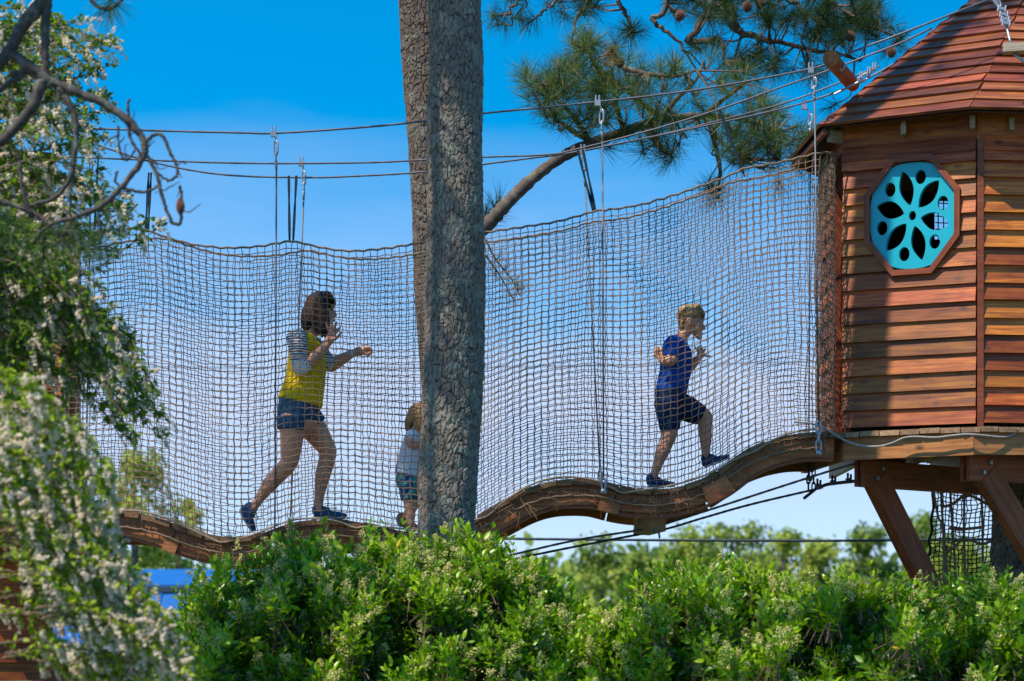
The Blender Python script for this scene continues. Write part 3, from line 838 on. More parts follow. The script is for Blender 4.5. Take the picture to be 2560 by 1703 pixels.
hanger(YB + .06, (1457, 376), (1459, 394), (1460, 428), (1463, 466), (1500, 1180))
hanger(YB + .06, (2010, 264), (2026, 286), (2026, 312), (2026, 330), (2022, 1150), chain=2, rodmat='darkmetal')
hanger(YB + .06, (228, 376), (228, 404), (227, 436), (226, 470), (214, 1250), rodmat='darkmetal')
# webbing straps that lift the net edges
def strap(a, b, Ya, Yb, w=.02):
    A, B = W(*a, Ya), W(*b, Yb)
    q = frame(A, B - A, up=(0, -1, 0))
    L = float(np.linalg.norm(B - A))
    mb = MB()
    n = 8
    for k in range(n):
        f0, f1 = k / n, (k + 1) / n
        wv = lambda f: w * (.55 + .45 * abs(math.cos(f * 5 + a[0])))
        V = []
        for f in (f0, f1):
            for sy in (-1, 1):
                for sz in (-.002, .002):
                    V.append(q[:3, 3] + q[:3, 0] * L * f + q[:3, 1] * sy * wv(f) * .5 + q[:3, 2] * sz)
        mb.add(V, np.array([[0, 1, 3, 2], [4, 6, 7, 5], [0, 4, 5, 1], [2, 3, 7, 6], [0, 2, 6, 4], [1, 5, 7, 3]]))
    mb.build('net_strap', M['strap'], bridge)
strap((722, 440), (724, 602), YB, YF); strap((741, 440), (733, 602), YB, YF)
strap((1444, 374), (1484, 530), YB, YF); strap((1457, 374), (1489, 530), YB, YF); strap((1798, 274), (1857, 430), YB, YF, .028); strap((1800, 276), (1862, 442), YB, YB, .018)
strap((246, 384), (236, 575), YB, YF); strap((372, 432), (364, 580), YB, YF); strap((378, 432), (370, 580), YB, YF)
# spreader block hung under the deck
p = W(1640, 1286, YF + .2)
blk = MB().box(frame(p - [0, 0, .12], (1, .12, -.06)), (-.06, -.05, 0), (.06, .6, .12)).build('spreader_block', M['deck'], bridge)
c = W(1645, 1325, YF + .16)
MB().tube([c + [.0, 0, .02], c + [.012, 0, -.06]], .008, 6).build('bolt', M['darkmetal'], blk)
MB().tube([c + [-.03, 0, .02], c + [-.028, 0, -.03]], .006, 6).build('bolt', M['darkmetal'], blk)

# ------------------------------------------------------------------ cables
def cable(pts, r, label, n=120, mt='cable', name='steel_cable', group='bridge support cables', cat='cable'):
    P = curve(np.array([W(*p) for p in pts]), n)
    t = np.arange(n)
    o = MB().tube(P, r * (1 + .1 * np.cos(t * 2.4)), 7).build(name, M[mt], None, smooth=True)
    return tag(o, label, cat, group)
YA = YF - .07
cable([(-150, 300, YA), (250, 322, YA), (600, 332, YA), (690, 333, YA), (900, 319, YA), (1060, 303, YA), (1205, 284, YA), (1492, 255, YA), (1760, 222, YA), (2028, 172, YA), (2068, 156, YA), (2100, 141, YA), (2256, 83, 15.8), (2390, 31, 15.8), (2480, -5, 15.9), (2560, -40, 16.2)], .0076, 'topmost taut steel cable carrying the near suspension rods of the bridge')
cable([(-150, 380, YB), (260, 396, YB), (600, 408, YB), (900, 407, YB), (1060, 400, YB), (1207, 393, YB), (1367, 387, YB), (1443, 373, YB), (1626, 326, YB), (1796, 274, YB), (1939, 223, YB), (2077, 174, YB), (2240, 112, 17.0), (2330, 70, 17.0)], .0074, 'middle steel cable behind the pine trunk ending at the short log')
cable([(150, 330, YB + .1), (270, 372, YB + .1), (400, 410, YB + .1), (560, 437, YB + .1), (760, 444, YB + .1), (900, 440, YB + .1), (1060, 430, YB + .1), (1207, 411, YB + .1), (1330, 395, YB + .1), (1450, 378, YB + .1), (1800, 307, YB + .1), (2000, 260, YB + .1), (2110, 222, YB + .05), (2200, 180, 17.0), (2300, 120, 17.0)], .0074, 'lowest overhead steel cable sagging behind the suspension rods')
cable([(1440, 381, YB + .2), (1600, 349, YB + .2), (1800, 301, YB + .2), (1960, 258, YB + .2), (2080, 214, YB + .1), (2200, 165, 17.0)], .0066, 'thin steel cable running just above the lowest overhead cable')
cable([(900, 1470, 16.4), (1228, 1399, 16.4), (1439, 1351, 16.4), (1625, 1321, 16.4), (1679, 1305, 16.4), (1798, 1267, 16.4), (1958, 1215, 16.4), (2100, 1170, 16.2), (2180, 1150, 16.2)], .0085, 'upper of two sloping steel cables below the bridge deck')
cable([(900, 1490, 16.7), (1264, 1403, 16.7), (1519, 1351, 16.7), (1655, 1325, 16.7), (1758, 1295, 16.7), (1878, 1261, 16.7), (2040, 1223, 16.7), (2052, 1219, 16.7)], .0088, 'lower of two sloping steel cables below the bridge deck', mt='darkmetal')
cable([(1000, 1344, 21), (1265, 1347, 21), (1700, 1351, 21), (2100, 1352, 21), (2420, 1349, 21), (2700, 1345, 21)], .0125, 'level rusty cable stretched low in front of the distant trees', mt='darkmetal')
cable([(-50, 905, 40), (500, 919, 40), (1200, 918, 40), (2000, 905, 40), (2700, 890, 40)], .009, 'faint distant wire crossing the sky behind the netting', group=None)
# clamps joining the lower cable to the platform beam
def clamps():
    root = empty('cable_anchor', W(2090, 1210, 16.6), 'dark cable clamps and loose tail joining the lower cable to the platform', 'cable clamp')
    P = np.array([W(2046, 1221, 16.7), W(2065, 1212, 16.65), W(2100, 1207, 16.5), W(2140, 1203, 16.3)])
    MB().tube(curve(P, 14), .013, 7).build('doubled_cable', M['darkmetal'], root, smooth=True)
    for t in (W(2046, 1216, 16.66), W(2083, 1207, 16.55), W(2122, 1202, 16.38)):
        MB().box(frame(t, (1, 0, .1)), (-.02, -.025, -.018), (.02, .025, .018)).tube([t + [-.01, -.02, .01], t + [-.01, -.02, .055]], .009, 6).tube([t + [.012, -.02, .01], t + [.012, -.02, .045]], .009, 6).build('clamp', M['darkmetal'], root)
    MB().tube([W(2040, 1222, 16.65), W(2010, 1246, 16.6)], .012, 7).build('cable_tail', M['darkmetal'], root)
    for k in range(4):
        for dx in (0, 13):
            link_obj(root, W(2021 + dx, 1152 + k * 18, 16.72), W(2021 + dx, 1174 + k * 18, 16.72), .012, .006, (k + (dx > 0)) % 2, mt='darkmetal')
clamps()
# spreader log and its rigging beside the roof
def log():
    a, b = W(2076, 146, 15.7), W(2132, 212, 16.9)
    root = empty('spreader_log', b, 'short reddish round log holding the overhead cables apart beside the roof', 'log')
    P = np.linspace(a, b, 9)
    r = .055 + rng.normal(size=9) * .0025
    ob = MB().tube(P, r, 16).build('log_body', M['walk'], root, frame(a, b - a), smooth=False)
    for pts in ([(2096, 166, 15.9), (2104, 176, 15.9), (2112, 164, 15.9), (2104, 150, 15.9)],):
        P = curve(np.array([W(*p) for p in pts]), 16)
        MB().tube(P, .008, 6).build('lashing', M['steel'], root)
    tb = [(2150, 198), (2170, 186), (2183, 176)]
    for k, (x, y) in enumerate(tb):
        c = W(x, y, 16.3)
        MB().box(frame(c, (1, 0, .5)), (-.02, -.015, -.012), (.02, .015, .012)).tube([c + [-.005, -.02, .0], c + [-.002, -.02, .05]], .006, 6).tube([c + [.012, -.02, .0], c + [.015, -.02, .05]], .006, 6).build('cable_clip', M['steel'], root)
    link_obj(root, W(2146, 204, 16.3), W(2172, 186, 16.3), .02, .008, 0)
    MB().tube([W(2085, 236, 16.3), W(2145, 206, 16.3)], .009, 6).build('turnbuckle', M['steel'], root)
log()
def roof_rig():
    root = empty('roof_rigging', W(2520, 120, 15.6), 'pale board and galvanised turnbuckle rigged in front of the treehouse roof', 'rigging')
    q = frame(W(2507, 129, 15.35), (1, -.25, 0.0))
    MB().box(q, (0, 0, 0), (.3, .1, .058)).build('board', M['grey_wood'], root, q)
    P = [W(2485, -10, 15.5), W(2496, 14, 15.5), W(2506, 32, 15.5), W(2514, 58, 15.5), W(2526, 106, 15.42)]
    MB().tube(curve(np.array(P), 20), .009, 7).build('rod', M['steel'], root, smooth=True)
    MB().tube([W(2530, 130, 15.4), W(2575, 166, 15.35)], .012, 7).build('rod', M['steel'], root, smooth=True)
    for (x, y) in ((2503, 22), (2508, 36), (2511, 48), (2514, 58)):
        c = W(x, y, 15.47)
        MB().box(frame(c, (1, 0, -.2)), (-.026, -.015, -.01), (.026, .015, .01)).tube([c + [.024, -.01, -.02], c + [.03, -.01, .02]], .007, 6).tube([c + [-.024, -.01, -.02], c + [-.02, -.01, .02]], .007, 6).build('cable_clip', M['steel'], root)
    link_obj(root, W(2484, -8, 15.5), W(2500, 16, 15.5), .016, .008, 0)
roof_rig()
# rope and black netting hung below the platform
def cargo():
    root = empty('climbing_net', W(2410, 1500, 18.3), 'black climbing net with knotted brown ropes hanging below the treehouse', 'net')
    Y = 18.3; r = np.random.default_rng(5)
    xs = np.linspace(2328, 2500, 17); ys = np.linspace(1225, 1520, 27)
    X, Yp = np.meshgrid(xs, ys, indexing='ij')
    X = X + r.normal(size=X.shape) * 1.6 + 5 * np.sin(Yp / 60) ; Yp = Yp + r.normal(size=X.shape) * 1.6 + 4 * np.sin(X / 20)
    P = np.stack([(X - 1280) / F * Y, Y + .05 * np.sin(X / 18), ZC + (HZ - Yp) / F * Y], -1)
    mb = MB()
    for A in (P, np.swapaxes(P, 0, 1)):
        v, q = polytubes(A, .0048, 4); mb.add(v, q)
    mb.build('black_netting', M['blacknet'], root, kind='stuff')
    MB().tube(curve(P[0] - [.005, 0, 0], 40), .012, 6).build('edge_cord', M['blacknet'], root)
    for pts in ([(2332, 1215), (2345, 1290), (2358, 1330), (2362, 1500)], [(2352, 1215), (2356, 1290), (2362, 1360), (2374, 1500)], [(2375, 1215), (2380, 1300), (2385, 1360), (2392, 1500)], [(2412, 1215), (2410, 1320), (2414, 1500)], [(2452, 1215), (2456, 1300), (2458, 1500)]):
        MB().tube(curve(np.array([W(x, y, Y - .07) for x, y in pts]), 30), .0105, 7).build('hanging_rope', M['rope2'], root, smooth=True)
    for pts in ([(2350, 1262), (2365, 1266), (2390, 1255), (2412, 1238), (2440, 1245), (2470, 1262)], [(2375, 1318), (2395, 1324), (2420, 1322), (2460, 1318)], [(2362, 1380), (2385, 1370), (2405, 1348), (2430, 1352), (2455, 1360), (2480, 1352)]):
        MB().tube(curve(np.array([W(x, y, Y - .1) for x, y in pts]), 30), .0125, 7).build('rung_rope', M['rope2'], root, smooth=True)
cargo()

# ------------------------------------------------------------------ trees and shrubs
def bark_trunk(name, edges, Y, mat_, parent, zlo, zhi, zv0, zv1, cell=(.03, .07), amp=.0085, nth=190, dz=.0085, seed=1, lean=None):
    r_ = np.random.default_rng(seed)
    e = np.array(edges, float)                               # (py, left px, right px)
    zs = ZC + (HZ - e[:, 0]) / F * Y
    cx = ((e[:, 1] + e[:, 2]) / 2 - 1280) / F * Y; rr = (e[:, 2] - e[:, 1]) / 2 / F * Y
    o = np.argsort(zs); zs, cx, rr = zs[o], cx[o], rr[o]
    z = np.concatenate([np.arange(zlo, zv0, .08), np.arange(zv0, zv1, dz), np.arange(zv1, zhi, .12)])
    def ext(v):
        s1 = (v[-1] - v[0]) / (zs[-1] - zs[0])
        q = np.interp(z, zs, v)
        return np.where(z > zs[-1], v[-1] + (z - zs[-1]) * s1 * .8, q)
    C = ext(cx); R = ext(rr); R = np.where(z > zs[-1], rr[-1] * np.clip(1 - (z - zs[-1]) * .06, .3, 1), R)
    k = np.ones(41) / 41
    if len(z) > 100:
        C = np.convolve(np.pad(C, 20, mode='edge'), k, 'valid'); R = np.convolve(np.pad(R, 20, mode='edge'), k, 'valid')
    th = np.arange(nth) / nth * 2 * math.pi
    T, Z = np.meshgrid(th, z, indexing='xy')
    Rm = float(np.mean(rr)); nc = int(round(2 * math.pi * Rm / cell[0]))
    # warped cell pattern: elongated bark plates
    u = T / (2 * math.pi) * nc; v = (Z - zlo) / cell[1]
    wob = lambda a, b, s: np.sin(a * 1.7 + s) * np.cos(b * 1.3 + s * 2) + .5 * np.sin(a * 3.1 + b * 2.3 + s)
    v = v + .35 * np.sin(T * 3 + Z * 5) + .25 * np.sin(T * 7 - Z * 11)
    nv = int(v.max()) + 6; v = v + 2
    jx, jy, hh = r_.uniform(.08, .92, (nc, nv + 4)), r_.uniform(.05, .95, (nc, nv + 4)), r_.uniform(0, 1, (nc, nv + 4))
    tx, ty = r_.normal(size=(nc, nv + 4)), r_.normal(size=(nc, nv + 4))
    iu, iv = np.floor(u).astype(int), np.floor(v).astype(int)
    f1 = np.full(u.shape, 9.); f2 = np.full(u.shape, 9.); hc = np.zeros(u.shape); tl = np.zeros(u.shape)
    for a in (-1, 0, 1):
        for b in (-1, 0, 1):
            ci, cj = (iu + a) % nc, np.clip(iv + b, 0, nv + 3)
            du, dv = iu + a + jx[ci, cj] - u, iv + b + jy[ci, cj] - v
            d = np.hypot(du, dv)
            m = d < f1
            f2 = np.where(m, f1, np.minimum(f2, d))
            hc = np.where(m, hh[ci, cj], hc); tl = np.where(m, tx[ci, cj] * du + ty[ci, cj] * dv, tl)
            f1 = np.where(m, d, f1)
    g = np.clip((f2 - f1) / .3, 0, 1); g = g * g * (3 - 2 * g)
    # thin flakes overlap on the plates
    g = np.clip((f2 - f1) / .16, 0, 1)
    u2, v2 = u * 2.0 + .6 * np.sin(v * 2.1), v * 1.9 + .5 * np.sin(u * 1.3)
    n2u = nc * 2; iu2, iv2 = np.floor(u2).astype(int), np.floor(v2).astype(int); nv2 = int(v2.max()) + 4
    kx, ky, kh = r_.uniform(.1, .9, (n2u, nv2 + 4)), r_.uniform(.1, .9, (n2u, nv2 + 4)), r_.uniform(0, 1, (n2u, nv2 + 4))
    d1 = np.full(u.shape, 9.); hk = np.zeros(u.shape); tk = np.zeros(u.shape)
    for a in (-1, 0, 1):
        for b in (-1, 0, 1):
            ci, cj = (iu2 + a) % n2u, np.clip(iv2 + b, 0, nv2 + 3)
            du, dv = iu2 + a + kx[ci, cj] - u2, iv2 + b + ky[ci, cj] - v2
            d = np.maximum(np.abs(du), np.abs(dv)) + .3 * np.hypot(du, dv)
            m = d < d1; hk = np.where(m, kh[ci, cj], hk); tk = np.where(m, dv, tk); d1 = np.where(m, d, d1)
    H = g * (.35 + .75 * hc) + .35 * tl * g + (.6 * hk + .35 * tk) * g + r_.normal(size=u.shape) * .08
    big = .006 * np.sin(T * 2 + Z * 2.1) + .005 * np.sin(T * 3 - Z * 3.3)
    fade = np.clip(R / Rm, .5, 1)
    rad = R[:, None] * np.ones_like(T) + big + amp * (H - .6) * fade[:, None]
    Cy = Y + (lean[0] + lean[1] * z if lean else 0 * z)
    V = np.stack([C[:, None] - np.cos(T) * rad * -1, Cy[:, None] + np.sin(T) * rad, Z], -1).reshape(-1, 3)
    nz = len(z)
    i, j = np.meshgrid(np.arange(nz - 1), np.arange(nth), indexing='ij')
    q = np.stack([i * nth + j, i * nth + (j + 1) % nth, (i + 1) * nth + (j + 1) % nth, (i + 1) * nth + j], -1).reshape(-1, 4)
    ob = mkobj(name, V, [q], mat_, parent, None, False, att=np.where(g < .5, g * .5, .35 + .35 * hk + .3 * hc).ravel())
    return ob, (z, C, Cy, R)

def limb_tube(mb, P, r, k=10, seed=0):
    r_ = np.random.default_rng(seed); n = len(P)
    rad = np.asarray(r) * (1 + .07 * r_.normal(size=n))
    mb.tube(P, rad, k, att=.25 + .5 * r_.random(n * k))

def needles(mb, C, A, n, length, width, tint, spread=1.0, droop=.0, r_=rng):
    C, A = np.asarray(C, float), unit(np.asarray(A, float)); S = len(C)
    tint = np.broadcast_to(np.asarray(tint, float), (S,))
    d = r_.normal(size=(S, n, 3)); d = unit(d)
    ax = A[:, None]
    along = r_.uniform(0, 1, (S, n, 1))
    per = unit(d - (d * ax).sum(-1, keepdims=True) * ax)
    phi = (np.radians(18) + np.radians(68) * (1 - along) ** .8 * spread + r_.normal(size=(S, n, 1)) * .12)
    dr = ax * np.cos(phi) + per * np.sin(phi)
    L = length * r_.uniform(.75, 1.12, (S, n, 1)) if np.isscalar(length) else np.asarray(length)[:, None, None] * r_.uniform(.75, 1.12, (S, n, 1))
    base = C[:, None] - ax * (1 - along) * .11
    mid = base + dr * L * .5
    tip = base + dr * L + np.array([0, 0, -1.0]) * droop * L
    w = unit(np.cross(dr, r_.normal(size=(S, n, 3)))) * width * .5
    V = np.stack([base - w, base + w, mid + w, mid - w, tip], 2).reshape(-1, 3)
    N = S * n; b = np.arange(N)[:, None] * 5
    tt = np.repeat(np.clip(tint[:, None] + r_.normal(size=(S, n)) * .09, 0, .86 if tint.max() < .95 else 1), 5)
    mb.add(V, [b + np.array([0, 1, 2, 3]), b + np.array([3, 2, 4])], tt)

def poly_sample(poly, n, r_, Y0, Y1):
    p = np.array(poly, float); out = []
    lo, hi = p.min(0), p.max(0)
    while len(out) < n:
        q = r_.uniform(lo, hi); c = False; j = len(p) - 1
        for i in range(len(p)):
            if (p[i][1] > q[1]) != (p[j][1] > q[1]) and q[0] < (p[j][0] - p[i][0]) * (q[1] - p[i][1]) / (p[j][1] - p[i][1]) + p[i][0]: c = not c
            j = i
        if c: out.append(W(q[0], q[1], r_.uniform(Y0, Y1)))
    return np.array(out)

def branchlets(limbs, targets, r_, twig_mb, r0=.011, up=.35):
    """twigs from the nearest limb point to every tuft; returns the tuft axes"""
    allp = np.concatenate([curve(l, 60) for l in limbs]); axes = []
    P = []
    for t in targets:
        d = np.linalg.norm(allp - t, axis=1) + r_.uniform(0, .15, len(allp))
        s = allp[np.argmin(d)]
        v = t - s; L = np.linalg.norm(v)
        bend = r_.normal(size=3) * .12 * L + np.array([0, 0, -.1 * L])
        c = s + v * .5 + bend
        pts = np.array([s, s + v * .25 + bend * .6, c, s + v * .8 + bend * .4, t])
        P.append(curve(pts, 9))
        ax = unit(t - (s + v * .75 + bend * .5)) + np.array([0, 0, up]) + r_.normal(size=3) * .25
        axes.append(unit(ax))
    P = np.array(P)
    v, q = polytubes(P, np.linspace(r0, .0045, 9)[None] * r_.uniform(.7, 1.2, (len(P), 1)), 5)
    twig_mb.add(v, q)
    return np.array(axes)

def pine_cone(parent, p, L=.075, R=.03):
    mb = MB(); n = 9; k = 10
    for i in range(n):
        f = i / (n - 1); r = R * math.sin(math.pi * (.15 + .8 * f)) ** .8
        z = p[2] + L * (.5 - f)
        for j in range(k):
            a = (j + .5 * (i % 2)) * 2 * math.pi / k
            c = np.array([p[0] + math.cos(a) * r * .8, p[1] + math.sin(a) * r * .8, z]); o = np.array([math.cos(a), math.sin(a), 0]); s = np.array([-o[1], o[0], 0])
            tipv = c + o * r * .55 + [0, 0, -.004]
            mb.add([c - s * r * .35, c + s * r * .35, tipv, c + [0, 0, .01] + o * r * .15], [[0, 1, 2], [0, 2, 3], [1, 3, 2], [0, 3, 1]])
    mb.tube([p + [0, 0, L * .5], p - [0, 0, L * .5]], [R * .6, R * .35], 8)
    return mb.build('pine_cone', M['cone'], parent)

# --- main pine in front of the bridge
YT = 13.9
pine1 = empty('pine_tree', W(1125, 1600, YT) * [1, 1, 0], 'large grey scaly pine trunk rising in front of the net bridge', 'tree')
TE = [(1700, 1030, 1188), (1330, 1045, 1189), (1200, 1049, 1195), (1000, 1058, 1203), (850, 1064, 1205), (650, 1070, 1210), (500, 1074, 1207), (330, 1066, 1204), (165, 1072, 1208), (0, 1068, 1200)]
tr1, ax1 = bark_trunk('trunk', TE, YT, M['bark'], pine1, -.1, 13.0, 2.1, 5.7, seed=2)
def up_point(ax, z):
    return np.array([np.interp(z, ax[0], ax[1]), np.interp(z, ax[0], ax[2]), z])
# unseen crown added overhead, limbs placed to shade trunk and left bridge half
def shade_crown():
    r_ = np.random.default_rng(21)
    limbs = []; mbl = MB()
    for z0, tx, ty, tz in ((7.4, -4.9, 14.4, 7.9), (8.1, -5.6, 15.3, 9.0), (7.8, -4.1, 13.6, 8.6), (6.4, -3.2, 11.7, 7.2), (6.9, -2.6, 12.7, 7.6), (12.6, -.6, 13.6, 14.6)):
        s = up_point(ax1, z0)
        P = curve(np.array([s, s + (np.array([tx, ty, tz]) - s) * .4 + [0, 0, .3], np.array([tx, ty, tz])]), 24)
        limbs.append(P); limb_tube(mbl, P, np.linspace(.07, .02, 24), 8, int(z0 * 10))
    mbl.build('limb', M['bark2'], pine1, att=True)
    T = []
    for L, n in zip(limbs, (70, 75, 55, 75, 55, 30)):
        i = r_.integers(10 if n != 75 else 6, 24, n)
        T.append(L[i] + r_.normal(size=(n, 3)) * [.4, .4, .2])
    T = np.concatenate(T)
    tw = MB(); ax = branchlets(limbs, T, r_, tw)
    tw.build('twigs', M['twig'], pine1, kind='stuff')
    mb = MB(); needles(mb, T, ax, 110, .2, .004, .4, r_=r_)
    mb.build('needles', M['needle'], pine1, att=True, kind='stuff')
shade_crown()

# --- second pine standing behind the bridge, with the big bowed limb
Y2 = 17.9
pine2 = empty('pine_tree', W(1115, 1600, Y2) * [1, 1, 0], 'slimmer leaning pine behind the netting with a bowed limb of sunlit needles', 'tree')
TE2 = [(1700, 1085, 1195), (1300, 1068, 1182), (1000, 1058, 1172), (800, 1045, 1160), (600, 1033, 1145), (400, 1021, 1132), (200, 1010, 1120), (0, 1000, 1108)]
tr2, ax2 = bark_trunk('trunk', TE2, Y2, M['bark2'], pine2, -.1, 11.0, 2.2, 6.9, cell=(.034, .075), nth=170, dz=.0095, seed=3)
def limb2():
    r_ = np.random.default_rng(8)
    main = WA([(1105, 640, 17.9), (1170, 600, 17.9), (1225, 555, 17.9), (1268, 508, 17.9), (1330, 448, 18.0), (1400, 396, 18.1), (1470, 362, 18.2), (1560, 330, 18.3), (1650, 300, 18.4), (1760, 290, 18.4), (1860, 300, 18.4), (1950, 330, 18.4)], 18)
    P = curve(main, 70)
    mb = MB(); limb_tube(mb, P, np.interp(np.linspace(0, 1, 70), [0, .35, .6, 1], [.062, .05, .042, .012]), 12, 4)
    mb.build('bowed_limb', M['bark2'], pine2, att=True, smooth=True)
    subs = [WA(p, 18.2) for p in (
        [(1480, 358, 18.2), (1440, 300, 18.1), (1390, 245, 18.0), (1360, 215, 18.0)],
        [(1560, 330, 18.3), (1540, 260, 18.1), (1530, 170, 18.0), (1560, 150, 18.0)],
        [(1560, 170, 18.0), (1620, 185, 17.9), (1690, 190, 17.9), (1740, 175, 17.9)],
        [(1650, 300, 18.4), (1690, 250, 18.3), (1740, 200, 18.2), (1760, 150, 18.2)],
        [(1760, 290, 18.4), (1820, 240, 18.3), (1880, 200, 18.3)],
        [(1600, 315, 18.4), (1640, 350, 18.2), (1680, 390, 18.1)],
        [(1760, 290, 18.4), (1800, 350, 18.3), (1850, 400, 18.2)],
        [(1480, 358, 18.2), (1420, 320, 18.1), (1370, 280, 18.0), (1330, 230, 18.0)],
        [(1660, 300, 18.4), (1560, 220, 18.2), (1480, 150, 18.1), (1470, 90, 18.1)],
        [(1780, 330, 18.3), (1800, 420, 18.2), (1795, 470, 18.2)])]
    ms = MB()
    for k, s in enumerate(subs): limb_tube(ms, curve(s, 16), np.linspace(.024, .009, 16), 7, 30 + k)
    ms.build('side_branches', M['bark2'], pine2, att=True)
    poly = [(1310, 200), (1360, 170), (1420, 200), (1450, 110), (1480, 85), (1540, 100), (1600, 150), (1680, 150), (1760, 120), (1860, 170), (1930, 240), (2000, 310), (2020, 350), (1960, 380), (1900, 400), (1850, 410), (1760, 370), (1680, 400), (1600, 330), (1520, 300), (1440, 330), (1370, 290), (1310, 240)]
    T = np.concatenate([poly_sample(poly, 105, r_, 17.5, 19.2), poly_sample([(1290, 170), (1370, 150), (1450, 90), (1560, 100), (1620, 200), (1560, 300), (1440, 330), (1330, 290)], 48, r_, 17.6, 18.6), poly_sample([(1840, 280), (1960, 270), (2040, 330), (2010, 420), (1900, 420), (1830, 370)], 26, r_, 17.8, 18.8)])
    T = np.concatenate([T, WA([(1340, 200), (1355, 215), (1480, 110), (1470, 95), (1650, 195), (1700, 170), (1780, 480), (1800, 475), (1770, 470), (1790, 495), (1830, 400), (1860, 385), (1900, 350), (1530, 370), (1600, 380), (1650, 395), (1320, 235), (1240, 520), (1225, 545), (1215, 530), (1250, 505), (1560, 330), (1480, 310), (1440, 290), (1600, 350)], 18.1)])
    tw = MB(); ax = branchlets([P[25:]] + subs + [P[8:14]], T, r_, tw, .009)
    tw.build('twigs', M['twig'], pine2, kind='stuff')
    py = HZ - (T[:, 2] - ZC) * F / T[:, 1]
    tint = np.clip(.72 - (py - 150) / 620 + r_.normal(size=len(T)) * .1, .2, .78)  # higher tufts tinted lighter as if lit, lower ones darker
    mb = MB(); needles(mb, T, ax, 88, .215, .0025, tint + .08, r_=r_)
    cs = MB(); ci = r_.random(len(T)) < .55
    for p_, a_ in zip(T[ci], ax[ci]):
        a_ = unit(a_ * .5 + np.array([0, 0, 1.0])); cs.tube([p_ - a_ * .02, p_ + a_ * .03, p_ + a_ * r_.uniform(.05, .09)], [.006, .0065, .002], 5)
    cs.build('candles', M['candle'], pine2, kind='stuff')
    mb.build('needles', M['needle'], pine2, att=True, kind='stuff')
    md = MB(); c = WA([(1528, 140), (1535, 150), (1522, 150)], 17.8)
    needles(md, c, [(0, 0, -1), (.3, 0, -1), (-.4, 0, -.8)], 70, .13, .003, 1.0, r_=r_)
    o = md.build('dead_needles', M['needle'], pine2, att=True, kind='stuff'); o['label'] = 'tuft of dead rust-brown needles'
    pine_cone(pine2, W(1942, 392, 18.1)); pine_cone(pine2, W(1550, 158, 17.8))
limb2()
def drooping():
    # thin twigs with needles hanging behind the net right of the trunk
    r_ = np.random.default_rng(9)
    limbs = [WA([(1215, 600), (1240, 650), (1280, 700), (1300, 740)], 18.0), WA([(1215, 640), (1250, 690), (1290, 760)], 18.0)]
    T = WA([(1290, 715), (1310, 720), (1275, 735), (1300, 690), (1265, 665), (1250, 640), (1240, 690)], 18.0)
    tw = MB()
    for l in limbs: limb_tube(tw, curve(l, 12), np.linspace(.01, .004, 12), 5, 3)
    ax = branchlets(limbs, T, r_, tw, .005)
    tw.build('drooping_twigs', M['twig'], pine2)
    mb = MB(); needles(mb, T, ax, 40, .14, .002, .3, r_=r_)
    mb.build('needles', M['needle'], pine2, att=True, kind='stuff')
drooping()

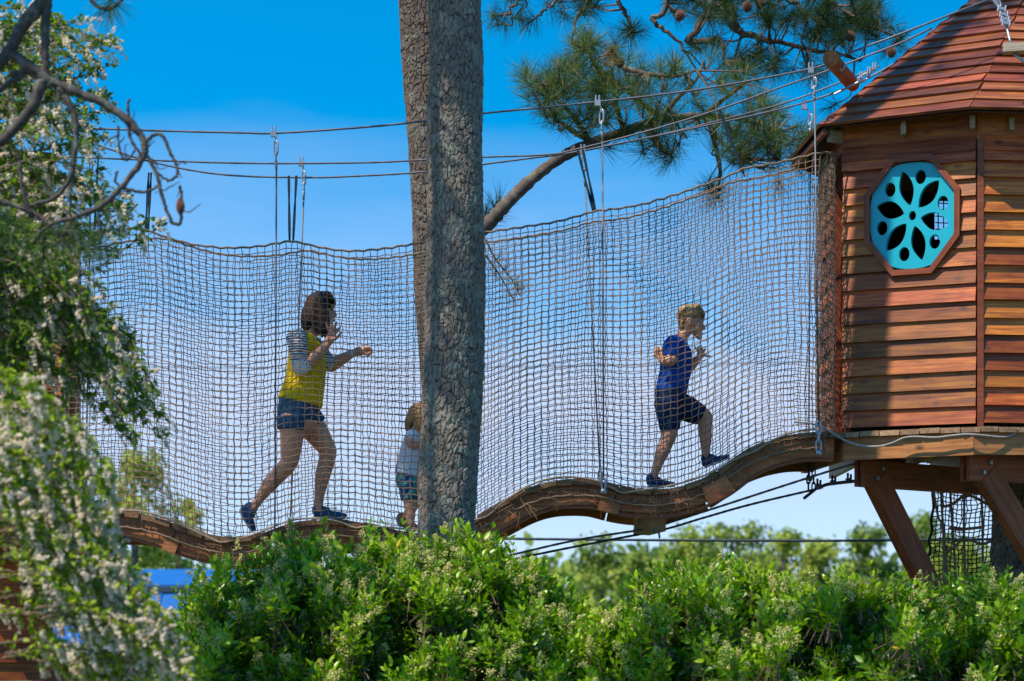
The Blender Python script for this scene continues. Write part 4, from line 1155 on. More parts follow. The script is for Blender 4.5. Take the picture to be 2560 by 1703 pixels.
# --- third pine reaching in from above, right
pine3 = empty('pine_tree', (7.2, 20.5, 0), 'dark pine boughs hanging in from the top beside the treehouse roof', 'tree')
def boughs():
    r_ = np.random.default_rng(15)
    Y = 19.6
    tp = np.array([[7.2, 20.5, 0], [7.15, 20.5, 4], [7.0, 20.5, 8], [6.8, 20.4, 12]])
    mt = MB(); limb_tube(mt, curve(tp, 40), np.linspace(.26, .12, 40), 16, 5); mt.build('trunk', M['bark'], pine3, att=True, smooth=True)
    hub = W(1500, -260, Y)
    limbs = [curve(np.array([[6.95, 20.45, 8.6], [5.2, 20.0, 8.9], [3.2, 19.7, 8.3], hub, W(1300, -240, Y)]), 30)]
    paths = [
        [(1820, -180), (1815, -20), (1835, 60), (1870, 85), (1950, 105), (2060, 128), (2150, 150)],
        [(1760, -180), (1778, 0), (1745, 60), (1716, 108), (1790, 100), (1810, 130), (1815, 160)],
        [(1640, -200), (1668, 0), (1634, 45), (1660, 70), (1700, 110), (1722, 138)],
        [(1560, -200), (1555, 0), (1570, 50), (1576, 85)],
        [(1480, -200), (1470, 0), (1440, 40), (1432, 100), (1440, 160)],
        [(1330, -200), (1335, -40), (1300, 0), (1260, 40)],
        [(1400, -200), (1405, -20), (1370, 20), (1340, 40)],
        [(1840, -180), (1930, -40), (2000, 20), (2080, 70)],
        [(1900, -180), (2030, -40), (2120, 30), (2250, 100)],
    ]
    ml = MB()
    limb_tube(ml, limbs[0], np.linspace(.1, .03, 30), 10, 6)
    for k, p in enumerate(paths):
        P = curve(WA(p, Y + r_.uniform(-.2, .2)), 22); P = P + r_.normal(size=P.shape) * .012
        limbs.append(P)
        limb_tube(ml, P, np.linspace((.055, .045, .03, .022, .016, .016, .016, .035, .03)[k], .011, 22), 8, 50 + k)
        L0 = limbs[0][np.argmin(np.linalg.norm(limbs[0] - P[0], axis=1))]
        limb_tube(ml, np.linspace(L0, P[0], 6), np.full(6, .05 if k < 2 else .02), 7, 70 + k)
    ml.build('limb', M['bark2'], pine3, att=True)
    T = poly_sample([(1230, -60), (1570, -60), (1540, 20), (1460, 40), (1390, 60), (1310, 60), (1250, 70), (1225, 30)], 26, r_, 19.2, 20.2)
    T = np.concatenate([T, poly_sample([(1640, -60), (2150, -60), (2230, 0), (2200, 80), (2120, 110), (2050, 110), (1960, 80), (1850, 50), (1760, 60), (1700, 50)], 130, r_, 19.2, 20.6),
                        poly_sample([(1700, 80), (1850, 110), (2000, 140), (2060, 170), (2000, 200), (1880, 180), (1760, 150)], 26, r_, 19.2, 20.4),
                        WA([(1570, 90), (1580, 70), (1560, 75), (1600, 80), (1420, 150), (1440, 170), (2255, 95), (2245, 110), (2215, 130), (2160, 60), (2190, 90), (2130, 120), (2100, 95), (2060, 180), (2040, 210), (2230, 70), (1945, 470), (2075, 270)], Y)])
    tw = MB(); ax = branchlets(limbs[1:], T, r_, tw, .01, up=-.05)
    tw.build('twigs', M['twig'], pine3, kind='stuff')
    mb = MB(); needles(mb, T, ax, 95, .21, .0028, .2, droop=.1, r_=r_)  # low tint darkens the needles to read as backlit
    mb.build('needles', M['needle'], pine3, att=True, kind='stuff')
    for p in ((1868, 18), (1700, 40), (2125, 92), (2228, 132), (1900, 10)):
        pine_cone(pine3, W(p[0], p[1], Y - .3), .085, .036)
boughs()

# --- dead-looking pine branch close by, top left
pine4 = empty('pine_branch', W(-60, 200, 10.2), 'grey crooked pine branch with a hanging cone beside the tall blossom shrub', 'branch')
def left_branch():
    r_ = np.random.default_rng(17); Y = 10.2; s = 1 / 1.8406
    cp = lambda pts, dy=0: WA([(x * s, y * s) for x, y in pts], Y + dy)
    limbs = [
        (cp([(260, -140), (200, 0), (110, 110), (45, 230), (0, 290), (-60, 360)]), .031, .022),
        (cp([(225, -150), (218, 0), (208, 150), (212, 300), (228, 400)]), .024, .013),
        (cp([(20, 225), (100, 280), (170, 330), (260, 390), (400, 440), (530, 510), (620, 590), (665, 660), (650, 740), (560, 860), (480, 940), (350, 1000), (230, 1035), (150, 1120)]), .023, .007),
        (cp([(268, 400), (330, 500), (352, 600), (342, 740), (318, 830), (250, 910), (140, 945)]), .014, .008),
        (cp([(195, 370), (150, 490), (60, 600), (-10, 665)]), .024, .02),
        (cp([(60, 345), (120, 330), (190, 370)]), .013, .012),
        (cp([(-20, 430), (60, 370), (110, 345)]), .011, .011),
        (cp([(640, 620), (598, 560), (588, 500), (596, 455)]), .008, .005),
        (cp([(660, 665), (700, 625), (745, 625), (785, 700), (815, 770), (808, 815), (770, 830), (725, 790), (690, 730)]), .0085, .004),
        (cp([(660, 690), (715, 790), (740, 880), (765, 965), (790, 1020), (825, 1030), (835, 985), (832, 900), (828, 855)]), .008, .006),
        (cp([(590, 560), (600, 640), (640, 700), (665, 740)]), .007, .005),
        (cp([(545, 580), (545, 660), (560, 720), (590, 735), (620, 690)]), .005, .004),
        (cp([(560, 860), (620, 880), (680, 880), (735, 850)]), .007, .005),
        (cp([(342, 740), (322, 900), (324, 1040), (340, 1110)]), .007, .004),
        (cp([(0, 930), (80, 950), (170, 990), (250, 1060), (300, 1120)]), .012, .007),
        (cp([(330, 1010), (290, 1090), (250, 1130)]), .008, .005),
        (cp([(85, 720), (100, 850), (130, 960), (150, 1020)]), .007, .005),
        (cp([(400, -40), (440, 20), (500, 42), (545, 15), (565, -10)]), .009, .006),
        (cp([(455, 940), (458, 1040), (465, 1110)]), .006, .004),
        (cp([(190, 1000), (205, 1090), (200, 1200)]), .006, .004),
        (cp([(540, 790), (530, 830), (545, 850)]), .005, .004),
    ]
    for P, a, b in limbs:
        n = len(P) * 7
        Q = curve(P, n); Q = Q + r_.normal(size=Q.shape) * .0018
        mb = MB(); limb_tube(mb, Q, np.linspace(a, b, n) * 1.12, 9, int(a * 9e4)); mb.build('branch', M['limbgrey'], pine4, att=True, smooth=True)
    ft = MB()                                # tangle of fine dead twigs
    allp = np.concatenate([curve(P, 30) for P, a, b in limbs[2:5] + limbs[8:16]])
    for k in range(42):
        p0 = allp[r_.integers(len(allp))]; d = unit(r_.normal(size=3) * [1, .6, .8] + [.25, 0, -.25]); L = r_.uniform(.04, .12)
        q = [p0]
        for m in range(5):
            d = unit(d + r_.normal(size=3) * .45 + [0, 0, .08]); q.append(q[-1] + d * L / 5)
        ft.tube(curve(np.array(q), 12), np.linspace(.004, .0018, 12), 5, att=.4)
    ft.build('fine_twigs', M['limbgrey'], pine4, att=True, kind='stuff')
    T = cp([(462, 1100), (470, 1060), (450, 1120), (200, 1190), (205, 1130), (190, 1230), (30, 1080), (60, 1110), (10, 1040), (290, 1120), (380, 1150), (430, 1160), (120, 1160), (505, 60), (540, 40), (480, 60), (-40, 1140), (250, 1150)])
    axs = [(0, .2, .6), (.2, 0, 1), (-.3, 0, .5), (0, 0, -1), (.1, 0, -1), (-.3, 0, -1), (-.5, 0, -1), (.2, 0, -1), (-1, 0, -.3), (.3, 0, -.8), (.2, 0, -.6), (.6, 0, -.5), (0, 0, -1), (0, 0, -1), (.5, 0, -1), (-.5, 0, -1), (0, 0, -1), (-.2, 0, -1)]
    mb = MB(); needles(mb, T, axs, 55, .14, .0022, .6, r_=r_)
    mb.build('needles', M['needle'], pine4, att=True, kind='stuff')
    pine_cone(pine4, cp([(830, 955)])[0], .07, .017)
left_branch()
def shade_boughs():
    # unseen boughs added above the frame to cast dappled shade on the hedge
    r_ = np.random.default_rng(23)
    limbs = [curve(np.array([[-6.5, 8.2, 6.2], [-4.2, 9.4, 6.9], [-1.8, 10.2, 7.3], [.9, 10.8, 7.6]]), 40), curve(np.array([[-6.5, 8.2, 6.2], [-4.6, 8.9, 6.3], [-2.4, 9.6, 6.5], [-.6, 9.8, 6.7]]), 40)]
    ml = MB()
    for k, l in enumerate(limbs): limb_tube(ml, l, np.linspace(.08, .02, 40), 8, 90 + k)
    ml.build('limb', M['limbgrey'], pine4, att=True)
    T = []
    for k in range(10):
        l = limbs[k % 2]; c = l[r_.integers(10, 40)] + r_.normal(size=3) * [.3, .45, .1]
        T.append(c + r_.normal(size=(13, 3)) * [.2, .2, .12])
    T = np.concatenate(T); tw = MB(); ax = branchlets(limbs, T, r_, tw)
    tw.build('twigs', M['twig'], pine4, kind='stuff')
    mb = MB(); needles(mb, T, ax, 120, .2, .005, .4, r_=r_)
    mb.build('needles', M['needle'], pine4, att=True, kind='stuff')
shade_boughs()
# twig of the same blurred branch kept clear of the cables

# --- leaves
def leaves(mb, P, D, Nn, L, Wd, tint, fold=.25, curl=.15):
    P, D, Nn = np.asarray(P), unit(D), np.asarray(Nn); n = len(P)
    S = unit(np.cross(D, Nn)); U = np.cross(S, D)
    L = np.broadcast_to(L, (n,))[:, None]; Wd = np.broadcast_to(Wd, (n,))[:, None]
    def pt(f, w, dn): return P + D * L * f + S * Wd * w + U * (L * dn)
    b = pt(0, 0, 0); l1, c1, r1 = pt(.3, -.48, 0), pt(.33, 0, -fold * .12), pt(.3, .48, 0)
    l2, c2, r2 = pt(.66, -.42, -curl * .2), pt(.68, 0, -fold * .1 - curl * .2), pt(.66, .42, -curl * .2); t = pt(1, 0, -curl)
    V = np.stack([b, l1, c1, r1, l2, c2, r2, t], 1).reshape(-1, 3); o = np.arange(n)[:, None] * 8
    mb.add(V, [np.concatenate([o + np.array(f) for f in ((0, 2, 1), (0, 3, 2), (4, 5, 7), (5, 6, 7))]), np.concatenate([o + np.array(f) for f in ((1, 2, 5, 4), (2, 3, 6, 5))])], np.repeat(tint, 8))
def shoots(mb, stem_mb, B, D, Ls, npair, leafL, leafW, tint, r_):
    n = len(B); D = unit(D)
    ref = unit(np.cross(D, r_.normal(size=(n, 3)))); ref2 = np.cross(D, ref)
    PP, DD, NN, LL, TT = [], [], [], [], []
    for k in range(npair):
        f = (k + .6) / npair
        a = (k % 2) * math.pi / 2 + r_.normal(size=n) * .25
        rad = ref * np.cos(a)[:, None] + ref2 * np.sin(a)[:, None]
        for s in (1, -1):
            d = unit(D * (.55 + .5 * f) + rad * s * (1.0 - .45 * f) + r_.normal(size=(n, 3)) * .12)
            PP.append(B + D * (Ls * f)[:, None] + rad * s * .003); DD.append(d); NN.append(np.cross(np.cross(d, D), d) * 1.0 + r_.normal(size=(n, 3)) * .2)
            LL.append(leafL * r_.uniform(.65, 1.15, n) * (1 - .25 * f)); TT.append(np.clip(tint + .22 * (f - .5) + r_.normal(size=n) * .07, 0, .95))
    PP, DD, NN = np.concatenate(PP), np.concatenate(DD), np.concatenate(NN); LL = np.concatenate(LL)
    tt = np.concatenate(TT); tt = np.where(r_.random(len(tt)) < .004, 1.0, tt)
    leaves(mb, PP, DD, NN, LL, LL * leafW, tt)
    if stem_mb is not None:
        v, q = polytubes(np.stack([B - D * .06, B + D * (Ls * .5)[:, None], B + D * Ls[:, None]], 1), np.array([[.003, .0025, .0015]]), 3)
        stem_mb.add(v, q)
def buds(mb, C, A, n, L, R, size, r_, tint=.5):
    """cone-shaped sprays of tiny buds"""
    C, A = np.asarray(C), unit(A); S = len(C)
    f = r_.random((S, n, 1)) ** .8; d = r_.normal(size=(S, n, 3)); ax = A[:, None]
    per = unit(d - (d * ax).sum(-1, keepdims=True) * ax)
    # buds gather on short side branches
    p = C[:, None] + ax * f * L + per * R * (1 - .75 * f) * np.sqrt(r_.random((S, n, 1)))
    p = p.reshape(-1, 3); N = len(p); s = size * r_.uniform(.6, 1.25, (N, 1, 1))
    o = np.array([[1, 1, 1], [1, -1, -1], [-1, 1, -1], [-1, -1, 1]], float) * .75
    q = r_.normal(size=(N, 3, 3)); Q, _ = np.linalg.qr(q)
    V = p[:, None] + s * (o[None] @ Q)
    mb.add(V.reshape(-1, 3), (np.arange(N)[:, None, None] * 4 + np.array([[0, 1, 2], [0, 3, 1], [0, 2, 3], [1, 3, 2]])[None]).reshape(-1, 3), np.repeat(np.clip(tint + r_.normal(size=N) * .22, 0, 1), 4))

HTOP = np.array([(380, 1640), (430, 1570), (470, 1470), (500, 1425), (545, 1395), (600, 1400), (650, 1395), (700, 1345), (760, 1315), (830, 1345), (900, 1350), (960, 1330), (1010, 1345), (1100, 1345), (1150, 1335), (1230, 1340), (1280, 1370), (1350, 1430), (1420, 1480), (1480, 1540), (1530, 1525), (1580, 1475), (1620, 1425), (1660, 1400), (1720, 1400), (1780, 1398), (1830, 1392), (1890, 1415), (1940, 1445), (1990, 1446), (2050, 1446), (2150, 1448), (2250, 1452), (2330, 1466), (2450, 1446), (2490, 1415), (2560, 1460), (2700, 1455)], float)
def hedge(label, p0, p1, nsh, seed, dens_flower, ydepth):
    r_ = np.random.default_rng(seed)
    root = empty('flowering_hedge_shrub', (((p0 + p1) / 2 - 1280) / F * 13, 13.1, 0), label, 'shrub', 'glossy shrubs along the hedge')
    G = r_.normal(size=(40, 16))
    def lump(px, v):
        fi, fj = (px - p0) / 62.0 + 2, v * 6 + 2; i, j = fi.astype(int), fj.astype(int); a, b = fi - i, fj - j
        a, b = a * a * (3 - 2 * a), b * b * (3 - 2 * b)
        return (G[i, j] * (1 - a) + G[i + 1, j] * a) * (1 - b) + (G[i, j + 1] * (1 - a) + G[i + 1, j + 1] * a) * b
    def surf(px, v):
        top = np.interp(px, HTOP[:, 0], HTOP[:, 1]) + 36
        py = top + (1830 - top) * v
        lp = lump(px, v)
        Y = ydepth + .25 - 1.05 * np.sin(np.clip(v, 0, 1) * math.pi / 2) ** .75 - .33 * lp
        # rounded ends
        e = np.minimum(px - p0, p1 - px) / 150.0
        Y = Y + .35 * np.clip(1 - e, 0, 1) ** 2
        py = py - 22 * lp * v
        return np.stack([(px - 1280) / F * Y, Y, ZC + (HZ - py) / F * Y], -1), lp
    px = r_.uniform(p0, p1, nsh); v = r_.random(nsh) ** 1.15
    S, lp = surf(px, v)
    e = 3.0
    du = surf(np.clip(px + e, p0, p1), v)[0] - surf(np.clip(px - e, p0, p1), v)[0]; dv = surf(px, np.clip(v + .02, 0, 1.2))[0] - surf(px, np.clip(v - .02, 0, 1))[0]
    N = unit(np.cross(du, dv)); N = np.where((N[:, 1:2] > 0) & (N[:, 2:] < .3), -N, N)
    N = unit(N * np.where(N[:, 2:] < -.2, -1, 1) + np.array([0, -.1, .3]))
    D = unit(N * .75 + np.array([0, 0, .75]) + r_.normal(size=(nsh, 3)) * .38)
    Ls = r_.uniform(.08, .17, nsh) * (1 + .35 * ((v < .08) & (r_.random(nsh) < .3)))
    ml, ms, mf = MB(), MB(), MB()
    tint = np.clip(.57 + .16 * lp + r_.normal(size=nsh) * .13 + .12 * (v < .12), .05, .9)  # lumps and top tinted lighter, hollows darker: light put into leaf colour
    sunny = r_.random(nsh) < .05; tint = np.where(sunny, .88, tint)  # random shoots tinted bright, as if sunlit
    big = r_.random(nsh) < .45
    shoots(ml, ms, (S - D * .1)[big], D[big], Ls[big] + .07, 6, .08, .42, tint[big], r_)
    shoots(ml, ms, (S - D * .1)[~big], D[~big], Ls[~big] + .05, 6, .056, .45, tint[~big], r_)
    # deeper layers, tinted dark to stand for the shade inside
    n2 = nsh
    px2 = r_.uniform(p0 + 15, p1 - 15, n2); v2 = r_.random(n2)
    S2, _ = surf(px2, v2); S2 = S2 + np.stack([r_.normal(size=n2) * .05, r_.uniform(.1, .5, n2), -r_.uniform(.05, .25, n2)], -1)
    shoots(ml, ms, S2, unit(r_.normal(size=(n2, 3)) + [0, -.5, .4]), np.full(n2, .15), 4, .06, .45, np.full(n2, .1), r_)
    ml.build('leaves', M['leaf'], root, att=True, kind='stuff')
    # bare twigs poking out, a few long wild shoots above the top
    nb = 70; pb = r_.uniform(p0 + 30, p1 - 30, nb); vb = np.where(r_.random(nb) < .5, 0.0, r_.random(nb) * .8); Sb, _ = surf(pb, vb)
    db = unit(r_.normal(size=(nb, 3)) * .35 + [0, -.25, 1.0]); lb = r_.uniform(.05, .2, nb)[:, None]
    vq, qq = polytubes(np.stack([Sb - db * .1, Sb + db * lb * .5 + r_.normal(size=(nb, 3)) * .012, Sb + db * lb], 1), np.array([[.003, .0022, .0012]]), 4); ms.add(vq, qq)
    # branches inside
    Bs = []
    for k in range(26):
        pa = r_.uniform(p0 + 40, p1 - 40); t, _ = surf(np.array([pa]), np.array([r_.uniform(.0, .6)]))
        b = np.array([t[0][0] * .8 + WMX[root.name].translation.x * .2, ydepth + .1, 0.0])
        Bs.append(curve(np.array([b, b * .5 + t[0] * .5 + [r_.normal() * .1, .1, .1], t[0]]), 10))
    vq, qq = polytubes(np.array(Bs), np.linspace(.02, .004, 10)[None], 6); ms.add(vq, qq)
    ms.build('stems', M['twig'], root, kind='stuff')
    # flower sprays gather in patches
    w = dens_flower * np.clip(.35 + .8 * lump(px, np.clip(v * .7 + .2, 0, 1)) * (r_.random(nsh) < .8) + .25 * (v < .35), .05, 1.4)
    fl = r_.random(nsh) < w * .15
    buds(mf, (S + D * .03)[fl], unit(D[fl] + [0, -.1, .35]), 85, .1, .05, .0042, r_)
    extra = np.where(fl)[0]; extra = extra[r_.random(len(extra)) < .8]
    buds(mf, (S + D * .02)[extra] + r_.normal(size=(len(extra), 3)) * .05, unit(D[extra] + r_.normal(size=(len(extra), 3)) * .5), 60, .075, .035, .0042, r_)
    mf.build('flower_sprays', M['panicle'], root, att=True, kind='stuff')
    return surf
hedge('tall bright green hedge shrub with cream flower sprays around the foot of the pine', 385, 1500, 2300, 31, 1.0, 13.15)
hedge('rounded dark green hedge shrub below the wooden spreader block', 1450, 1960, 1150, 32, .8, 13.2)
hedge('wide hedge shrub in front of the treehouse braces', 1900, 2690, 1600, 33, .9, 13.1)

# --- arching white-flowered shrub on the left
def raceme(mp, C, A, L, r_):
    C, A = np.asarray(C), unit(A); S = len(C); n = 30
    f = r_.random((S, n, 1)); d = r_.normal(size=(S, n, 3)); ax = A[:, None]
    per = unit(d - (d * ax).sum(-1, keepdims=True) * ax)
    p = C[:, None] + ax * f * np.asarray(L)[:, None, None] + per * .011 * (1.15 - .8 * f)
    p = p.reshape(-1, 3); N = len(p)
    c = unit(r_.normal(size=(N, 3)) * .55 + np.array([-.35, -.5, .75])); a = unit(np.cross(c, r_.normal(size=(N, 3)))); b = np.cross(c, a); s = .0062 * r_.uniform(.6, 1.25, (N, 1))
    V = np.stack([p - a * s - b * s * .6, p + a * s - b * s * .6, p + a * s * .8 + b * s, p - a * s * .8 + b * s, p + c * s * .9], 1)
    o = np.arange(N)[:, None] * 5
    mp.add(V.reshape(-1, 3), np.concatenate([o + np.array(t) for t in ((0, 1, 4), (1, 2, 4), (2, 3, 4), (3, 0, 4))]), np.repeat(np.clip(.55 + r_.normal(size=N) * .25, 0, 1), 5))
def bloom_shrub(label, base, stems, Y, seed, twig_n, flower, leafn, leaf_t, size=1.0, twigL=(.06, .17), lo=.25):
    r_ = np.random.default_rng(seed)
    root = empty('white_blossom_shrub', base, label, 'shrub', 'white blossom shrubs')
    ms, ml, mp = MB(), MB(), MB()
    Ps = []
    for (pts, dY) in stems:
        P = curve(WA(pts, Y + dY), 26); Ps.append(P + r_.normal(size=P.shape) * .004)
    Ps = np.array(Ps)
    v, q = polytubes(Ps, np.linspace(.006, .002, 26)[None], 4); ms.add(v, q)
    # side twigs
    tw, LP, LD, FP, FD = [], [], [], [], []
    for P in Ps:
        tg = unit(np.gradient(P, axis=0))
        for k in range(twig_n):
            i = int(np.clip(r_.uniform(lo, 1.0) ** .8 * 25, 0, 25))
            d = unit(tg[i] * .9 + r_.normal(size=3) * [.35, .45, .3] + [0, 0, .1])
            L = r_.uniform(*twigL) * size
            e = P[i] + d * L + np.array([0, 0, -.4 * L])
            T = curve(np.array([P[i], P[i] + d * L * .5 + [0, 0, .01], e]), 6); tw.append(T)
            for m in range(leafn):
                f = r_.integers(1, 6); LP.append(T[f]); LD.append(unit(d + r_.normal(size=3) * .8))
            if r_.random() < flower:
                FP.append(T[-1]); FD.append(unit(T[-1] - T[-3] + [0, 0, -.01]))
                if r_.random() < .6: FP.append(T[3]); FD.append(unit(r_.normal(size=3) * .6 + d + [0, 0, .3]))
        for i in range(3, 26):
            for m in range(2):
                LP.append(P[i]); LD.append(unit(tg[i] + r_.normal(size=3) * .9))
    v, q = polytubes(np.array(tw), np.linspace(.0026, .0012, 6)[None], 3); ms.add(v, q)
    ms.build('stems', M['twig'], root, kind='stuff')
    n = len(LP); LL = r_.uniform(.018, .04, n) * size
    leaves(ml, np.array(LP), np.array(LD), unit(r_.normal(size=(n, 3)) + [0, 0, 1.2]), LL, LL * .5, np.clip(leaf_t + r_.normal(size=n) * .2, 0, 1))
    ml.build('leaves', M['leaf2'], root, att=True, kind='stuff')
    if FP:
        raceme(mp, np.array(FP), np.array(FD), r_.uniform(.04, .09, len(FP)) * size, r_)
        mp.build('blossom', M['petal'], root, att=True, kind='stuff')
def stem_set(r_, n, starts, bound, ang, rise, dYs=.5):
    out = []
    by, bxm = zip(*bound)
    for k in range(n):
        ty = r_.uniform(by[0], by[-1]); mx = np.interp(ty, by, bxm)
        tx = mx - abs(r_.normal()) * 95
        sx = r_.uniform(*starts[0]); L = tx - sx
        sy = ty - L * r_.uniform(*ang)
        arch = L * r_.uniform(*rise)
        out.append(([(sx, sy), (sx + L * .3, sy + (ty - sy) * .12 - arch), (sx + L * .65, sy + (ty - sy) * .45 - arch), (tx, ty)], r_.uniform(-dYs, dYs)))
    return out
rs = np.random.default_rng(77)
up_b = [(50, 215), (100, 300), (150, 300), (200, 285), (260, 320), (320, 270), (400, 270), (470, 310), (540, 400), (600, 440), (640, 420)]
bloom_shrub('tall loose white-blossom shrub behind the crooked pine branch', W(-260, 1650, 11.9) * [1, 1, 0] + [0, 0, 0],
            stem_set(rs, 50, ((-220, -60),), up_b, (-.55, .25), (.02, .2)) + stem_set(rs, 34, ((-180, -60),), [(60, 160), (300, 190), (640, 220)], (-.5, .2), (.05, .2)), 11.9, 41, 20, .3, 5, .55, twigL=(.025, .1))
md_b = [(650, 120), (720, 190), (800, 290), (860, 350), (950, 385), (1050, 425), (1130, 400), (1180, 330)]
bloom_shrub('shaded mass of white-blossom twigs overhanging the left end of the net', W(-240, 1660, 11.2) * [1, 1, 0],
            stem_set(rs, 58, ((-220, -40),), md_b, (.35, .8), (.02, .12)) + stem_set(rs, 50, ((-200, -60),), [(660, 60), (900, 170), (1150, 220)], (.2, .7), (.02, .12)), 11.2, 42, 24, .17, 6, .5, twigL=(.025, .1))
lo_b = [(1100, 270), (1160, 285), (1240, 290), (1330, 310), (1420, 335), (1500, 370), (1560, 410), (1620, 440), (1720, 540)]
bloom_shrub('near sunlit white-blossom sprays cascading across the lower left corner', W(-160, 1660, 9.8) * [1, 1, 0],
            stem_set(rs, 44, ((-180, 60),), lo_b, (.35, .7), (.04, .12), .6) + stem_set(rs, 26, ((-160, 40),), [(1090, 150), (1400, 230), (1740, 330)], (.35, .7), (.04, .1), .6) + stem_set(rs, 30, ((-60, 120),), [(1430, 350), (1520, 420), (1600, 470), (1780, 560)], (.3, .6), (.02, .1), .7), 9.8, 43, 24, .42, 8, .95, twigL=(.015, .075), lo=.2)  # leaf tint raised here so the sprays read as sunlit

# --- trees far behind
def far_tree(label, px_, top, w, Y, tint, seed, base_py=1640, n=1500, sz=None, fuzzy=1.0):
    r_ = np.random.default_rng(seed)
    b = W(px_, top, Y); h = b[2]
    root = empty('background_tree', (b[0], Y, 0), label, 'tree', 'trees in the distance')
    Rw = w / 2 / F * Y
    MB().tube(curve(np.array([[b[0], Y, -.1], [b[0] + .1, Y, h * .4], [b[0], Y, h * .85]]), 8), np.linspace(.05, .015, 8) * h * .6, 8).build('trunk', M['bark2'], root, att=True)
    nl = 26; C = []
    for k in range(nl):
        zf = r_.uniform(.25, .97); rr = Rw * math.sqrt(max(0, 1 - (2 * (zf - .25) / .75 - .8) ** 2 * .45)) * (1 - .55 * max(0, zf - .6) / .4)
        a = r_.uniform(0, 2 * math.pi); q = rr * math.sqrt(r_.random())
        C.append([b[0] + math.cos(a) * q, Y + math.sin(a) * q, h * zf])
    C = np.array(C); cr = r_.uniform(.16, .34, nl) * Rw * 1.3
    C[:, 2] = np.minimum(C[:, 2], h - cr * .7)
    i = r_.integers(0, nl, n); d = unit(r_.normal(size=(n, 3)))
    P = C[i] + d * (cr[i] * (r_.random(n) ** .45))[:, None] * fuzzy
    s = (sz or .0016 * Y + .05)
    D = unit(r_.normal(size=(n, 3)))
    mb = MB(); leaves(mb, P, D, unit(d + r_.normal(size=(n, 3)) * .6 + [0, 0, .4]), s * r_.uniform(.7, 1.5, n), s * .7, np.clip(tint + r_.normal(size=n) * .16 + .25 * r_.normal(size=nl)[i] * .5, 0, 1))
    mb.build('crown', M['fartree'], root, att=True, kind='stuff')
far = [
    ('pale slender distant tree just right of the pine trunk', 1235, 1335, 130, 70, .45, 900, .8),
    ('small hazy distant tree between the hedge hump and the sloping cables', 1350, 1400, 170, 80, .4, 900, 1),
    ('loose pale green distant tree left of the spreader block', 1500, 1338, 190, 85, .5, 1300, 1),
    ('thin distant tree directly below the spreader block', 1600, 1385, 170, 90, .5, 1200, 1),
    ('broad sunlit distant tree right of the spreader block', 1730, 1318, 240, 95, .6, 1900, 1),
    ('tallest rounded distant tree seen under the bridge', 1845, 1292, 250, 100, .55, 2200, 1),
    ('yellow-green distant tree right of the tallest one', 1955, 1330, 210, 95, .72, 1700, 1),
    ('low bright distant tree above the hedge dip', 2050, 1350, 210, 90, .75, 1700, 1),
    ('dark distant tree left of the first platform brace', 2170, 1312, 190, 105, .4, 1900, 1),
    ('tall dark distant tree between brace and climbing net', 2290, 1288, 230, 110, .42, 2200, 1),
    ('distant tree behind the hanging climbing net', 2420, 1345, 220, 100, .6, 1500, 1),
    ('distant tree behind the right-hand platform brace', 2560, 1330, 240, 105, .5, 1500, 1),
    ('bright yellow-green tree behind the left end of the netting', 330, 1135, 260, 55, .85, 2300, 1),
    ('lower yellow-green tree behind the netting beside the blossom sprays', 440, 1205, 170, 58, .8, 1300, 1),
    ('pale far tree seen under the left end of the bridge', 300, 1380, 220, 80, .45, 900, 1),
]
for k, (lb, a, b, c, d, e, n, fz) in enumerate(far):
    far_tree(lb, a, b, c, d, min(e + .15, 1), 100 + k, n=int(n * 1.8), fuzzy=fz)
# continuous wood behind them
def wood():
    r_ = np.random.default_rng(55); n = 15000
    x = r_.uniform(-60, 75, n); Y = r_.uniform(118, 150, n); h = 5.6 + .9 * np.sin(x * .31) + .6 * np.sin(x * .83 + 1)
    P = np.stack([x, Y, r_.random(n) ** .6 * h], -1); d = unit(r_.normal(size=(n, 3)) + [0, -.4, .5])
    mb = MB(); leaves(mb, P, unit(r_.normal(size=(n, 3))), d, r_.uniform(.5, 1.1, n), .5, np.clip(.5 + .2 * np.sin(x * .5) + r_.normal(size=n) * .15, 0, 1))
    o = mb.build('distant_treeline', M['fartree'], None, att=True)
    tag(o, 'low distant wood running along the horizon behind the hedge', 'treeline', kind='stuff')
wood()

# ------------------------------------------------------------------ trunk that carries the treehouse
pine5 = empty('pine_tree', (3.98, 17.25, 0), 'dark pine trunk under the treehouse platform behind the braces', 'tree')
Y5 = 17.25
c5 = 1280 + 3.98 / Y5 * F
bark_trunk('trunk', [(1700, c5 - 118, c5 + 118), (1400, c5 - 108, c5 + 108), (1100, c5 - 102, c5 + 102)], Y5, M['bark2'], pine5, -.1, 6.6, 1.6, 3.0, cell=(.05, .09), amp=.012, nth=120, dz=.02, seed=6)

